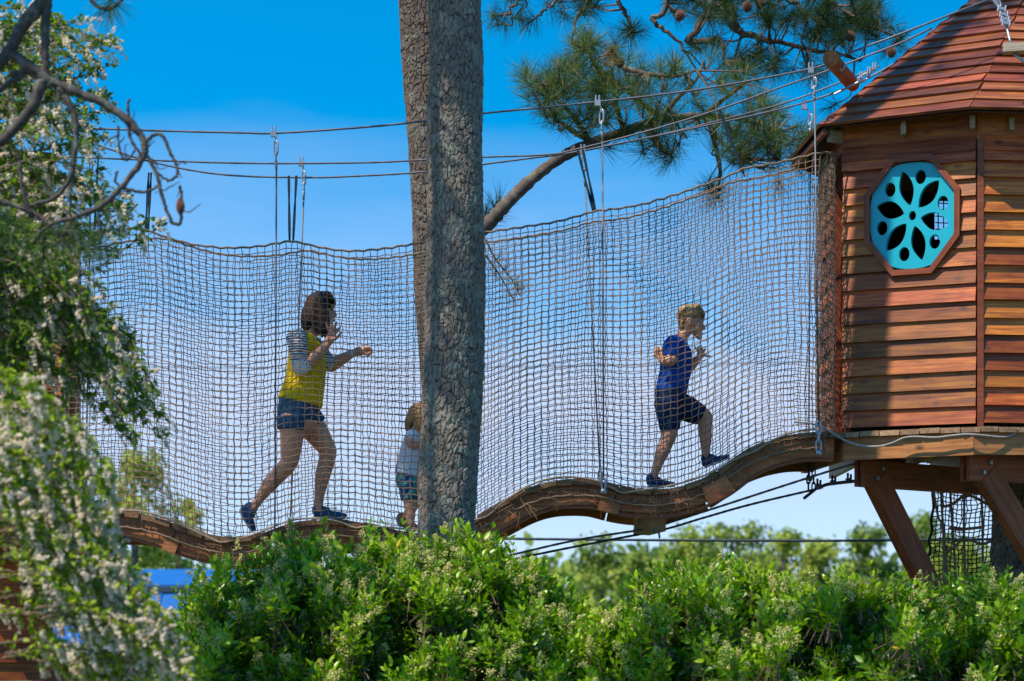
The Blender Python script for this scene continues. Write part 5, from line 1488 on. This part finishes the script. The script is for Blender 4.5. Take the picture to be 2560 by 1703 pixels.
# ------------------------------------------------------------------ wooden structure at the left end
def left_house():
    root = empty('timber_tower', (-4.3, 17.3, 0), 'red timber tower mostly hidden behind the blossom shrub at the left end', 'tower')
    a, b = W(-260, 1000, 16.4), W(132, 1000, 16.9)
    z0, z1 = 1.3, 5.15
    q = frame((a[0], a[1], z0), (b[0] - a[0], b[1] - a[1], 0)); L = float(np.linalg.norm((b - a)[:2]))
    wall = MB().box(q, (0, .012, 0), (L, .03, z1 - z0)).build('wall', M['inner'], root, q)
    n = int((z1 - z0) / .135)
    for i in range(n):
        zb = i * .135; hh = .165; zt = zb + hh
        yf = lambda z: -(.012 + .024 * (zt - z) / hh)
        V, Fc = extrude_poly([(random.uniform(-.02, 0), zb), (L + random.uniform(-.01, .02), zb), (L + random.uniform(-.01, .02), zt), (0, zt)], yf, lambda z: yf(z) + .016)
        local_obj('clapboard', V, Fc, M['cedar'], wall, q, (0, 0, zb))
    for (p, w, y0, y1, Y) in ((182, 34, 560, 1330, 17.15), (150, 16, 700, 1330, 16.9)):
        c = W(p, y1, Y); t = W(p, y0, Y)
        fr = frame(c, (0, 0, 1), up=(0, 1, 0))
        MB().box(fr, (0, -w / 2 / F * Y, -.05), (t[2] - c[2], w / 2 / F * Y, .05)).build('post', M['rim'], root, fr)
    for k in range(5):
        x0 = -4.2 + k * .22
        fr = frame((x0, 16.2, 2.5), (0, 1, 0))
        MB().box(fr, (0, -.2, -.04), (1.3, 0, 0)).build('deck_board', M['plank'], root, fr)
    fr = frame((W(-200, 1300, 16.1)[0], 16.1, 2.3), (1, 0, 0))
    MB().box(fr, (0, 0, 0), (1.15, .045, .16)).build('rim_joist', M['walk'], root, fr)
    # roof eave above
    e = frame((a[0] - .1, a[1] - .2, z1), (b[0] - a[0], b[1] - a[1], 0))
    MB().box(e, (0, -.02, 0), (L + .2, .7, .04)).build('eave', M['roofwood'], root, e)
left_house()

# ------------------------------------------------------------------ blue-roofed building behind
def blue_building():
    Y = 42.0
    x0, x1 = W(60, 1500, Y)[0], W(640, 1500, Y)[0]
    root = empty('blue_roof_building', ((x0 + x1) / 2, Y, 0), 'low building with a bright blue metal roof behind the blossom shrub', 'building')
    ze, zr = W(0, 1607, Y)[2], W(0, 1468, Y + 1.6)[2]
    V = [(x0, Y, ze), (x1, Y, ze), (x1, Y + 1.8, zr), (x0, Y + 1.8, zr)]
    V2 = [(x, y, z - .06) for x, y, z in V]
    MB().add(V + V2, np.array([[0, 1, 2, 3], [7, 6, 5, 4], [0, 4, 5, 1], [1, 5, 6, 2], [2, 6, 7, 3], [3, 7, 4, 0]])).build('lower_roof', M['blueroof'], root)
    z2, z3 = zr + .05, W(0, 1432, Y + 2.4)[2] + .1
    for x in np.arange(x0 + .2, x1, .42):
        fr = frame((x, Y - .005, ze + .002), (0, 1.8, zr - ze))
        MB().box(fr, (0, -.012, 0), (math.hypot(1.8, zr - ze), .012, .03)).build('roof_seam', M['blueroof'], root, fr)
    V = [(x0, Y + 1.6, z2), (x1, Y + 1.6, z2), (x1, Y + 3.4, z3), (x0, Y + 3.4, z3)]
    V2 = [(x, y, z - .05) for x, y, z in V]
    MB().add(V + V2, np.array([[0, 1, 2, 3], [7, 6, 5, 4], [0, 4, 5, 1], [1, 5, 6, 2], [2, 6, 7, 3], [3, 7, 4, 0]])).build('upper_roof', M['blueroof'], root)
    fr = frame((x0, Y - .06, ze - .16), (1, 0, 0)); L = x1 - x0
    MB().box(fr, (0, 0, 0), (L, .1, .13)).build('gutter', M['greytrim'], root, fr)
    MB().box(frame((x0, Y + 1.55, z2 - .14), (1, 0, 0)), (0, 0, 0), (L, .04, .1)).build('ridge_cap', M['darkmetal'], root)
    fr = frame((x0 + .1, Y + .25, 0), (1, 0, 0))
    MB().box(fr, (0, 0, 0), (L - .2, 3.0, ze - .1)).build('wall', M['redwall'], root, fr)
blue_building()

# ------------------------------------------------------------------ people
def m_skin(t, b, col=(0.66, 0.29, 0.17)):
    tc = nd(t, 'ShaderNodeTexCoord'); n = noise(t, tc.outputs['Object'], 14, 3)
    c = np.array(col)
    t.links.new(ramp(t, n, [(.3, tuple(c * .9)), (.7, tuple(c * 1.08))]), b.inputs['Base Color'])
    b.inputs['Roughness'].default_value = .5
    b.inputs['Subsurface Weight'].default_value = .12; b.inputs['Subsurface Radius'].default_value = (.012, .005, .003)
def m_cloth(t, b, col=(.5, .4, .0), var=.12, rough=.85, scale=12):
    m_plain(t, b, col=col, rough=rough, var=var, scale=scale, spec=.15)
    tc = nd(t, 'ShaderNodeTexCoord')
    n = noise(t, tc.outputs['Object'], 9, 3, .5, (1, 1, .5), 1.2); bump(t, b, n, .6, .03)
def m_stripe(t, b, dots=False):
    tc = nd(t, 'ShaderNodeTexCoord')
    if dots:
        v = nd(t, 'ShaderNodeTexVoronoi'); v.inputs['Scale'].default_value = 62; v.inputs['Randomness'].default_value = .3
        t.links.new(tc.outputs['Object'], v.inputs['Vector']); f = ramp(t, v.outputs['Distance'], [(.26, (0, 0, 0)), (.32, (1, 1, 1))])
    else:
        w = nd(t, 'ShaderNodeTexWave'); w.wave_type = 'BANDS'; w.bands_direction = 'Z'
        w.inputs['Scale'].default_value = 17; w.inputs['Distortion'].default_value = 1.2; w.inputs['Detail Scale'].default_value = 3
        t.links.new(tc.outputs['Object'], w.inputs['Vector']); f = ramp(t, w.outputs['Fac'], [(.42, (0, 0, 0)), (.55, (1, 1, 1))])
    t.links.new(mixc(t, f, (.012, .014, .03), (.72, .7, .72)), b.inputs['Base Color']); b.inputs['Roughness'].default_value = .85
def m_hair(t, b, c1=(.014, .007, .005), c2=(.05, .024, .016)):
    tc = nd(t, 'ShaderNodeTexCoord'); n = noise(t, tc.outputs['Object'], 40, 4, .6, (1, 1, .12))
    t.links.new(ramp(t, n, [(.3, c1), (.7, c2)]), b.inputs['Base Color']); b.inputs['Roughness'].default_value = .6; b.inputs['Specular IOR Level'].default_value = .2
    bump(t, b, n, .3, .004)
def m_print(t, b):
    tc = nd(t, 'ShaderNodeTexCoord'); v = nd(t, 'ShaderNodeTexVoronoi'); v.inputs['Scale'].default_value = 45
    t.links.new(tc.outputs['Object'], v.inputs['Vector'])
    sp = nd(t, 'ShaderNodeSeparateColor'); t.links.new(v.outputs['Color'], sp.inputs[0])
    t.links.new(ramp(t, sp.outputs[0], [(.0, (.01, .03, .12)), (.45, (.015, .1, .3)), (.6, (.02, .3, .2)), (.8, (.1, .4, .3)), (1, (.02, .04, .1))]), b.inputs['Base Color']); b.inputs['Roughness'].default_value = .85
M['skin'] = mat('skin', m_skin); M['skin2'] = mat('light_skin', m_skin, col=(.7, .34, .21))
M['yellow'] = mat('yellow_jersey', m_cloth, col=(.72, .46, .004))
M['stripe'] = mat('striped_sleeve', m_stripe); M['dots'] = mat('dotted_cuff', m_stripe, dots=True)
M['denim'] = mat('blue_denim', m_cloth, col=(.035, .09, .17), var=.35, scale=45)
M['bluetee'] = mat('royal_blue_tee', m_cloth, col=(.008, .06, .3))
M['navy'] = mat('navy_shorts', m_cloth, col=(.008, .025, .075))
M['whitetee'] = mat('white_tee', m_cloth, col=(.68, .67, .72), var=.05)
M['print'] = mat('patterned_shorts', m_print)
M['hair1'] = mat('dark_brown_hair', m_hair); M['hair2'] = mat('light_brown_hair', m_hair, c1=(.14, .075, .03), c2=(.46, .28, .13)); M['hair3'] = mat('blond_hair', m_hair, c1=(.22, .1, .035), c2=(.5, .27, .11))
M['shoe'] = mat('blue_trainer', m_plain, col=(.012, .07, .16), rough=.7, var=.4, scale=50); M['shoe2'] = mat('navy_trainer', m_plain, col=(.012, .03, .1), rough=.7, var=.4, scale=50)
M['sole'] = mat('rubber_sole', m_plain, col=(.3, .36, .45), rough=.7); M['lace'] = mat('yellow_lace', m_plain, col=(.6, .5, .03)); M['eye'] = mat('dark_eye', m_plain, col=(.01, .008, .008), rough=.2)
M['red'] = mat('red_print', m_plain, col=(.5, .03, .05)); M['greyprint'] = mat('grey_print', m_plain, col=(.3, .36, .45)); M['lip'] = mat('lip', m_plain, col=(.4, .13, .11)); M['brownshoe'] = mat('brown_shoe', m_plain, col=(.12, .06, .04))

class Fig:
    """a figure laid out in the plane of the walkway; coordinates in the units of one enlarged view, d = metres away from the viewer"""
    def __init__(s, x0, y0, k, Y):
        s.x0, s.y0, s.k, s.Y = x0, y0, k, Y
        s.m = 1.0 / k / F * Y                 # metres per unit
    def p(s, x, y, d=0.0):
        w = W(s.x0 + x / s.k, s.y0 + y / s.k, s.Y); w[1] += d
        return w
    def loft(s, mb, pts, k=18, cap=.9):
        """pts: (x, y, d, half width in view units, half depth in metres or None)"""
        P = np.array([s.p(q[0], q[1], q[2]) for q in pts]); r1 = np.array([q[3] * s.m for q in pts]); r2 = np.array([(q[4] if q[4] is not None else q[3] * s.m) for q in pts])
        n = max(10, len(P) * 5)
        Q = curve(P, n); t_ = np.linspace(0, len(P) - 1, n)
        R1, R2 = np.interp(t_, np.arange(len(P)), r1), np.interp(t_, np.arange(len(P)), r2)
        tg = unit(np.gradient(Q, axis=0))
        if cap:
            ex, e1, e2 = [], [], []
            for off, sc in ((.95, .25), (.75, .62), (.4, .9)):
                ex.append(Q[0] - tg[0] * R1[0] * off * cap); e1.append(R1[0] * sc); e2.append(R2[0] * sc)
            fx, f1, f2 = [], [], []
            for off, sc in ((.4, .9), (.75, .62), (.95, .25)):
                fx.append(Q[-1] + tg[-1] * R1[-1] * off * cap); f1.append(R1[-1] * sc); f2.append(R2[-1] * sc)
            Q = np.concatenate([ex, Q, fx]); R1 = np.concatenate([e1, R1, f1]); R2 = np.concatenate([e2, R2, f2]); tg = np.concatenate([[tg[0]] * 3, tg, [tg[-1]] * 3])
        dv = np.array([0, 1.0, 0]); a2 = unit(dv - (tg @ dv)[:, None] * tg); a1 = np.cross(tg, a2)
        th = np.arange(k) * 2 * math.pi / k
        V = Q[:, None] + R1[:, None, None] * np.cos(th)[None, :, None] * a1[:, None] + R2[:, None, None] * np.sin(th)[None, :, None] * a2[:, None]
        N = len(Q); i, j = np.meshgrid(np.arange(N - 1), np.arange(k), indexing='ij')
        q = np.stack([i * k + j, i * k + (j + 1) % k, (i + 1) * k + (j + 1) % k, (i + 1) * k + j], -1).reshape(-1, 4)
        mb.add(V.reshape(-1, 3), [q, np.array([list(range(k))[::-1], [(N - 1) * k + x for x in range(k)]])])
    def ball(s, mb, x, y, d, rx, ry, rd, rot=0.0):
        c = s.p(x, y, d); n, m = 12, 18
        u, v = np.meshgrid(np.linspace(0.02, math.pi - .02, n), np.arange(m) * 2 * math.pi / m, indexing='ij')
        X, Z, D = np.sin(u) * np.cos(v) * rx * s.m, np.cos(u) * ry * s.m, np.sin(u) * np.sin(v) * rd
        cr, sr = math.cos(rot), math.sin(rot)
        V = np.stack([c[0] + X * cr - Z * sr, c[1] + D, c[2] + X * sr + Z * cr], -1).reshape(-1, 3)
        i, j = np.meshgrid(np.arange(n - 1), np.arange(m), indexing='ij')
        q = np.stack([i * m + j, (i + 1) * m + j, (i + 1) * m + (j + 1) % m, i * m + (j + 1) % m], -1).reshape(-1, 4)
        mb.add(V, [q, np.array([list(range(m))[::-1], [(n - 1) * m + x for x in range(m)]][::-1])])
def skinned(mb, name, mt, parent, voxel=.0065, it=3, disp=None):
    o = mb.build(name, mt, parent, smooth=True)
    r = o.modifiers.new('union', 'REMESH'); r.mode = 'VOXEL'; r.voxel_size = voxel; r.use_smooth_shade = True
    if it:
        s_ = o.modifiers.new('soften', 'SMOOTH'); s_.factor = .5; s_.iterations = it
    if disp:
        tx = bpy.data.textures.new(name + '_folds', 'CLOUDS'); tx.noise_scale = disp[1]
        d_ = o.modifiers.new('folds', 'DISPLACE'); d_.texture = tx; d_.strength = disp[0]; d_.texture_coords = 'GLOBAL'
    return o
def shoe(f, parent, heel, toe, ankle, mt, d, hw=.036, label=None, lace=False):
    mb = MB()
    f.loft(mb, [(*heel, d, 20, hw * .8), ((heel[0] * .6 + toe[0] * .4), (heel[1] * .6 + toe[1] * .4), d, 24, hw), ((heel[0] * .25 + toe[0] * .75), (heel[1] * .25 + toe[1] * .75), d, 19, hw * 1.05), (*toe, d, 12, hw * .75)])
    f.loft(mb, [(*ankle, d, 30, hw * .8), ((ankle[0] + heel[0]) / 2, (ankle[1] + heel[1]) / 2, d, 30, hw * .85), ((ankle[0] * .4 + heel[0] * .3 + toe[0] * .3), (ankle[1] * .4 + heel[1] * .3 + toe[1] * .3), d, 28, hw * .9)])
    o = skinned(mb, 'shoe', mt, parent, .006, 3)
    nv = np.array([-(toe[1] - heel[1]), toe[0] - heel[0]], float); nv /= np.linalg.norm(nv)
    if nv[1] < 0: nv = -nv
    ms = MB(); off = nv * 20
    f.loft(ms, [(heel[0] + off[0], heel[1] + off[1], d, 7, hw * .85), ((heel[0] + toe[0]) / 2 + off[0], (heel[1] + toe[1]) / 2 + off[1], d, 7, hw * 1.02), (toe[0] + off[0] * .6, toe[1] + off[1] * .6, d, 7, hw * .8)])
    ms.build('sole', M['sole'], o, smooth=True)
    if lace:
        ml = MB()
        c = np.array([(ankle[0] * .45 + toe[0] * .35 + heel[0] * .2), (ankle[1] * .45 + toe[1] * .35 + heel[1] * .2)]) - nv * 16
        for k in range(4):
            u_ = (np.array(toe) - np.array(heel)) * .09
            a_ = c + u_ * k
            ml.tube(np.array([f.p(a_[0], a_[1], d - .03), f.p(a_[0] + 6, a_[1] - 8, d), f.p(a_[0] + 10, a_[1], d + .03)]), .003, 5)
        ml.build('laces', M['lace'], o)
def hand(f, mb, wrist, palm, fingers, thumb, d, r, dd=.012):
    """fingers: list of [knuckle, middle, tip] points; each a chain of its own rooted in the palm"""
    f.loft(mb, [(*wrist, d, r * 2.3, r * 1.9 * f.m), ((wrist[0] + palm[0]) / 2, (wrist[1] + palm[1]) / 2, d, r * 3.0, r * 1.7 * f.m), (*palm, d, r * 3.2, r * 1.6 * f.m)])
    for k, ch in enumerate(fingers):
        o = (k - 1.5) * dd
        f.loft(mb, [(palm[0], palm[1], d + o * .6, r * 1.05, None)] + [(x, y, d + o, r * (1.0 - .1 * i), None) for i, (x, y) in enumerate(ch)], k=8)
    f.loft(mb, [((wrist[0] * .4 + palm[0] * .6), (wrist[1] * .4 + palm[1] * .6), d - dd, r * 1.3, None)] + [(x, y, d - dd * 1.6, r * (1.1 - .1 * i), None) for i, (x, y) in enumerate(thumb)], k=8)

def woman():
    f = Fig(550, 650, 2.0908, 16.32)
    root = empty('person', f.p(520, 1345), 'person in a yellow top with striped sleeves and denim shorts striding across the bridge', 'person', 'people crossing the net bridge')
    b = MB()
    f.loft(b, [(412, 850, 0, 98, .165), (425, 740, 0, 92, .14), (445, 620, 0, 85, .13), (455, 520, 0, 88, .15), (450, 440, 0, 70, .17), (470, 395, 0, 38, .07), (492, 350, 0, 35, .05), (510, 320, 0, 38, .055)])
    f.ball(b, 525, 245, 0, 64, 74, .078, -.15); f.ball(b, 556, 290, 0, 42, 52, .058, -.1); f.ball(b, 566, 322, 0, 22, 20, .035)
    f.loft(b, [(590, 262, 0, 7, .009), (603, 290, 0, 11, .014)]); f.ball(b, 592, 242, 0, 12, 10, .04); f.ball(b, 588, 318, 0, 9, 9, .02); f.ball(b, 515, 275, -.078, 10, 16, .012); f.ball(b, 515, 275, .078, 10, 16, .012)
    for d, S in ((-.165, [(415, 430), (425, 510), (436, 580), (500, 530), (560, 470)]), (.165, [(470, 430), (515, 490), (560, 535), (620, 505), (685, 472)])):
        f.loft(b, [(S[0][0], S[0][1], d, 45, None), (S[1][0], S[1][1], d * 1.15, 40, None), (S[2][0], S[2][1], d * 1.25, 34, None), (S[3][0], S[3][1], d * 1.15, 32, None), (S[4][0], S[4][1], d * 1.05, 20, None)])
    hand(f, b, (562, 468), (592, 418), [[(582, 392), (572, 365), (570, 345)], [(594, 382), (592, 352), (598, 330)], [(606, 386), (612, 360), (620, 342)], [(616, 396), (630, 376), (638, 366)]], [(618, 428), (634, 410), (644, 396)], -.175, 8.2, .009)
    hand(f, b, (688, 470), (735, 458), [[(760, 444), (778, 446), (786, 462)], [(764, 450), (782, 456), (784, 474)], [(760, 458), (776, 466), (772, 480)], [(756, 464), (768, 474), (762, 484)]], [(745, 474), (762, 480), (774, 474)], .17, 8.2, .01)
    f.loft(b, [(385, 850, -.085, 74, None), (382, 930, -.09, 62, None), (375, 1010, -.09, 54, None), (366, 1065, -.09, 46, None), (315, 1125, -.09, 44, None), (265, 1180, -.09, 40, None), (215, 1250, -.09, 25, None), (182, 1300, -.09, 22, None)])
    f.loft(b, [(455, 840, .085, 78, None), (500, 900, .09, 66, None), (540, 960, .09, 52, None), (560, 1000, .09, 45, None), (545, 1070, .09, 43, None), (530, 1130, .09, 41, None), (515, 1220, .09, 27, None), (507, 1300, .09, 23, None)])
    f.loft(b, [(182, 1295, -.09, 22, None), (150, 1330, -.09, 22, .03), (165, 1395, -.09, 16, .03)]); f.loft(b, [(505, 1300, .09, 24, None), (550, 1325, .09, 18, .03), (630, 1335, .09, 13, .03)])
    body = skinned(b, 'body', M['skin'], root, .0062, 3)
    for d in (-.028, .028):
        e = MB(); f.ball(e, 588, 262, d, 5, 6, .007); e.build('eye', M['eye'], root, smooth=True)
    lp = MB(); f.ball(lp, 596, 318, 0, 4, 5, .018); lp.build('lips', M['lip'], root, smooth=True)
    sh = MB()
    f.loft(sh, [(470, 392, 0, 52, .1), (452, 435, 0, 90, .185), (452, 520, 0, 101, .172), (450, 610, 0, 103, .155), (435, 680, 0, 112, .165), (420, 745, 0, 120, .18)], cap=.12)
    f.loft(sh, [(490, 700, 0, 46, .13), (505, 765, 0, 34, .12)], cap=.15)
    skinned(sh, 'yellow_top', M['yellow'], root, .008, 3, (.014, .09))
    for d, S in ((-.165, [(412, 412), (420, 470), (428, 545)]), (.165, [(468, 425), (520, 490), (556, 528)])):
        s_ = MB(); f.loft(s_, [(S[0][0], S[0][1], d * .9, 55, None), (S[1][0], S[1][1], d * 1.12, 53, None), (S[2][0], S[2][1], d * 1.22, 46, None)], cap=.5)
        skinned(s_, 'striped_sleeve', M['stripe'], root, .007, 2, (.01, .05))
    s_ = MB(); f.loft(s_, [(428, 548, -.205, 45, None), (436, 582, -.206, 41, None), (468, 560, -.2, 38, None)], cap=.3)
    skinned(s_, 'dotted_cuff', M['dots'], root, .007, 2)
    s_ = MB(); f.loft(s_, [(548, 520, .2, 42, None), (578, 532, .206, 38, None)], cap=.3); skinned(s_, 'dotted_cuff', M['dots'], root, .007, 2)
    st = MB(); f.loft(st, [(418, 735, 0, 112, .165), (410, 800, 0, 112, .178), (412, 845, 0, 100, .17)], cap=.2)
    f.loft(st, [(385, 835, -.085, 84, None), (380, 895, -.09, 74, None)], cap=.1); f.loft(st, [(445, 825, .085, 86, None), (492, 872, .088, 76, None)], cap=.1)
    skinned(st, 'denim_shorts', M['denim'], root, .008, 2, (.01, .05))
    hr = MB()
    f.ball(hr, 520, 232, 0, 72, 68, .088, -.1)
    f.loft(hr, [(515, 215, 0, 64, .085), (500, 260, 0, 66, .09), (478, 305, 0, 60, .092), (462, 335, 0, 46, .088), (450, 366, 0, 22, .075)], cap=.3)
    for d in (-.074, .074):
        for o_ in (0, 16, 32, 46):
            f.loft(hr, [(505 + o_ * .8, 225, d * .95, 20, .018), (500 + o_ * 1.2, 290, d * 1.08, 20, .016), (500 + o_ * 1.4, 350 + o_ * .3, d * 1.1, 13, .012), (504 + o_ * 1.5 + random.uniform(-8, 8), 384 + o_ * .35 + random.uniform(-10, 12), d * 1.05, 4, .007)])
    f.loft(hr, [(560, 185, 0, 24, .07), (588, 208, 0, 14, .066), (601, 232, 0, 5, .05)])
    skinned(hr, 'hair', M['hair1'], root, .0055, 2, (.007, .018))
    shoe(f, root, (132, 1305), (185, 1412), (180, 1300), M['shoe'], -.09, lace=True)
    shoe(f, root, (500, 1326), (648, 1332), (510, 1292), M['shoe'], .09, lace=True)
    wb = MB(); f.loft(wb, [(676, 474, .172, 22, None), (684, 471, .172, 21, None)], cap=.1); wb.build('wristband', M['whitetee'], root, smooth=True)
woman()

def boy():
    f = Fig(1550, 700, 2.6133, 16.32)
    root = empty('person', f.p(250, 1360), 'child in a royal blue tee and navy shorts climbing the rising bridge deck', 'person', 'people crossing the net bridge')
    b = MB()
    f.loft(b, [(330, 790, 0, 90, .125), (335, 700, 0, 92, .11), (355, 600, 0, 92, .11), (368, 500, 0, 90, .125), (372, 430, 0, 72, .14), (400, 375, 0, 40, .06), (425, 335, 0, 44, .05), (440, 310, 0, 46, .055)])
    f.ball(b, 458, 250, 0, 78, 82, .074, -.1); f.ball(b, 500, 305, 0, 46, 62, .056, -.05); f.ball(b, 508, 352, 0, 26, 28, .036); f.loft(b, [(538, 290, 0, 8, .008), (552, 318, 0, 11, .012)]); f.ball(b, 532, 352, 0, 9, 9, .018); f.ball(b, 538, 268, 0, 12, 12, .036); f.ball(b, 520, 378, 0, 18, 14, .03)
    for s_ in (-1, 1): f.loft(b, [(446, 262, s_ * .074, 14, .008), (446, 285, s_ * .08, 17, .009), (450, 308, s_ * .074, 10, .007)])
    f.loft(b, [(345, 430, -.125, 48, None), (330, 500, -.16, 44, None), (318, 550, -.2, 36, None), (288, 552, -.2, 34, None), (262, 545, -.19, 26, None)])
    f.loft(b, [(405, 440, .125, 46, None), (430, 510, .15, 40, None), (455, 560, .16, 34, None), (495, 525, .15, 30, None), (525, 492, .14, 22, None)])
    hand(f, b, (268, 548), (252, 525), [[(246, 500), (238, 478), (240, 458)], [(238, 500), (226, 480), (222, 464)], [(230, 508), (220, 494), (212, 484)], [(228, 520), (216, 514), (206, 512)]], [(262, 505), (262, 486), (258, 470)], -.195, 8.6, .008)
    hand(f, b, (524, 494), (540, 468), [[(520, 450), (508, 436), (500, 424)], [(530, 444), (524, 428), (520, 416)], [(546, 444), (544, 426), (540, 412)], [(558, 450), (566, 438), (572, 432)]], [(562, 478), (582, 484), (602, 484)], .14, 8.6, .007)
    f.loft(b, [(305, 800, -.065, 64, None), (318, 900, -.075, 66, None), (318, 1000, -.075, 54, None), (300, 1060, -.075, 48, None), (272, 1130, -.075, 46, None), (245, 1200, -.075, 34, None), (222, 1270, -.075, 27, None), (212, 1310, -.075, 26, None)])
    f.loft(b, [(370, 800, .065, 66, None), (450, 835, .075, 66, None), (530, 870, .075, 56, None), (562, 895, .075, 50, None), (562, 960, .075, 45, None), (565, 1040, .075, 40, None), (565, 1110, .075, 29, None), (568, 1160, .075, 27, None)])
    f.loft(b, [(212, 1310, -.075, 26, None), (260, 1335, -.075, 20, .03), (335, 1340, -.075, 14, .03)]); f.loft(b, [(566, 1170, .075, 28, None), (610, 1185, .075, 22, .03), (700, 1150, .075, 14, .03)])
    skinned(b, 'body', M['skin'], root, .0056, 3)
    for d in (-.028, .028):
        e = MB(); f.ball(e, 533, 288, d, 5, 6, .006); e.build('eye', M['eye'], root, smooth=True)
    lp = MB(); f.ball(lp, 540, 352, 0, 4, 5, .016); lp.build('lips', M['lip'], root, smooth=True)
    sh = MB()
    f.loft(sh, [(400, 388, 0, 56, .08), (376, 430, 0, 92, .15), (370, 500, 0, 103, .142), (362, 590, 0, 104, .125), (345, 670, 0, 104, .13), (330, 735, 0, 104, .14)], cap=.12)
    f.loft(sh, [(350, 420, -.115, 58, None), (332, 490, -.155, 56, None), (322, 532, -.18, 50, None)], cap=.2)
    f.loft(sh, [(405, 430, .115, 56, None), (432, 505, .15, 52, None), (446, 535, .155, 48, None)], cap=.2)
    sh_o = skinned(sh, 'blue_tee', M['bluetee'], root, .007, 3, (.014, .07))
    pr = MB()
    for k in range(4):
        y0 = 500 + k * 48
        for m in range(3):
            c = f.p(452 - k * 7 - m * 2, y0 + m * 11, -.05 + .03 * m * 0)
            pr.box(frame(c, (.35, .8, 0)), (-.03, -.006, -.004), (.03 - .01 * m, .004, .004))
    pr.build('shirt_print', M['greyprint'], sh_o)
    st = MB(); f.loft(st, [(328, 722, 0, 104, .145), (328, 790, 0, 104, .152), (345, 830, 0, 98, .14)], cap=.2)
    f.loft(st, [(302, 800, -.07, 86, None), (315, 900, -.075, 78, None), (320, 985, -.075, 66, None)], cap=.1); f.loft(st, [(370, 800, .07, 90, None), (450, 838, .075, 84, None), (540, 880, .075, 68, None)], cap=.1)
    skinned(st, 'navy_shorts', M['navy'], root, .007, 2, (.012, .06))
    hr = MB(); f.ball(hr, 452, 232, 0, 84, 72, .082, -.15); f.loft(hr, [(410, 250, 0, 32, .068), (402, 300, 0, 22, .06), (402, 335, 0, 12, .05)]); f.loft(hr, [(500, 190, 0, 36, .066), (530, 215, 0, 20, .062), (545, 245, 0, 8, .055)]); f.loft(hr, [(405, 200, 0, 20, .02), (392, 178, 0, 6, .008)])
    skinned(hr, 'hair', M['hair2'], root, .0055, 1, (.016, .012))
    shoe(f, root, (185, 1328), (348, 1338), (205, 1290), M['shoe2'], -.075)
    shoe(f, root, (556, 1195), (715, 1145), (572, 1140), M['shoe2'], .075)
boy()

def toddler():
    f = Fig(550, 650, 2.0908, 16.38)
    root = empty('person', f.p(1000, 1400), 'small blond child in a white tee half hidden behind the big pine trunk', 'person', 'people crossing the net bridge')
    b = MB()
    f.loft(b, [(1000, 1180, 0, 62, .1), (1005, 1090, 0, 60, .09), (1015, 1000, 0, 56, .09), (1025, 930, 0, 48, .09), (1040, 890, 0, 26, .045), (1048, 870, 0, 28, .045)])
    f.ball(b, 1062, 815, 0, 60, 64, .068); f.ball(b, 1090, 850, 0, 34, 40, .05); f.ball(b, 1118, 835, 0, 7, 7, .01)
    f.loft(b, [(1020, 920, -.085, 32, None), (1000, 962, -.11, 28, None), (1040, 965, -.11, 24, None), (1085, 940, -.1, 18, None)])
    f.loft(b, [(1045, 920, .085, 30, None), (1075, 970, .1, 26, None), (1120, 965, .1, 18, None)])
    hand(f, b, (1085, 940), (1105, 932), [[(1120, 925), (1130, 926), (1132, 934)], [(1122, 930), (1132, 934), (1132, 940)], [(1120, 936), (1130, 940), (1128, 946)], [(1116, 940), (1124, 946), (1120, 950)]], [(1106, 920), (1112, 914), (1118, 912)], -.1, 5.5, .006)
    hand(f, b, (1120, 965), (1138, 958), [[(1150, 952), (1160, 952), (1164, 958)], [(1152, 956), (1162, 960), (1164, 966)], [(1150, 962), (1160, 966), (1160, 972)], [(1148, 966), (1156, 972), (1154, 978)]], [(1140, 948), (1146, 942), (1150, 940)], .1, 5.5, .006)
    f.loft(b, [(985, 1180, -.05, 46, None), (992, 1250, -.05, 36, None), (996, 1310, -.05, 29, None), (996, 1360, -.05, 22, None), (996, 1390, -.05, 20, None)])
    f.loft(b, [(1020, 1180, .05, 46, None), (1010, 1260, .05, 36, None), (985, 1320, .05, 27, None), (960, 1350, .05, 20, None)])
    skinned(b, 'body', M['skin2'], root, .006, 2)
    sh = MB(); f.loft(sh, [(1036, 892, 0, 40, .06), (1022, 935, 0, 60, .105), (1005, 1020, 0, 72, .11), (985, 1125, 0, 76, .125)], cap=.1)
    f.loft(sh, [(1015, 915, -.08, 40, None), (1002, 950, -.1, 36, None)], cap=.2)
    s_o = skinned(sh, 'white_tee', M['whitetee'], root, .007, 2, (.01, .06))
    pr = MB(); pr.box(frame(f.p(1046, 985, -.07), (.5, .7, 0)), (-.025, -.004, -.03), (.025, .004, .03)); pr.build('shirt_print', M['red'], s_o)
    st = MB(); f.loft(st, [(985, 1125, 0, 68, .115), (988, 1180, 0, 66, .115)], cap=.2); f.loft(st, [(985, 1180, -.05, 54, None), (990, 1255, -.05, 44, None)], cap=.1); f.loft(st, [(1020, 1180, .05, 52, None), (1012, 1250, .05, 44, None)], cap=.1)
    skinned(st, 'patterned_shorts', M['print'], root, .007, 2)
    hr = MB(); f.ball(hr, 1048, 808, 0, 70, 66, .08); f.loft(hr, [(1010, 800, 0, 30, .06), (992, 850, 0, 30, .065), (980, 885, 0, 14, .05)]); f.loft(hr, [(1040, 830, -.07, 36, .015), (1040, 885, -.07, 24, .012), (1046, 905, -.065, 8, .008)])
    skinned(hr, 'hair', M['hair3'], root, .006, 3)
    shoe(f, root, (978, 1398), (1040, 1402), (996, 1385), M['brownshoe'], -.05, .028)
    shoe(f, root, (940, 1340), (952, 1385), (960, 1350), M['brownshoe'], .05, .028)
toddler()
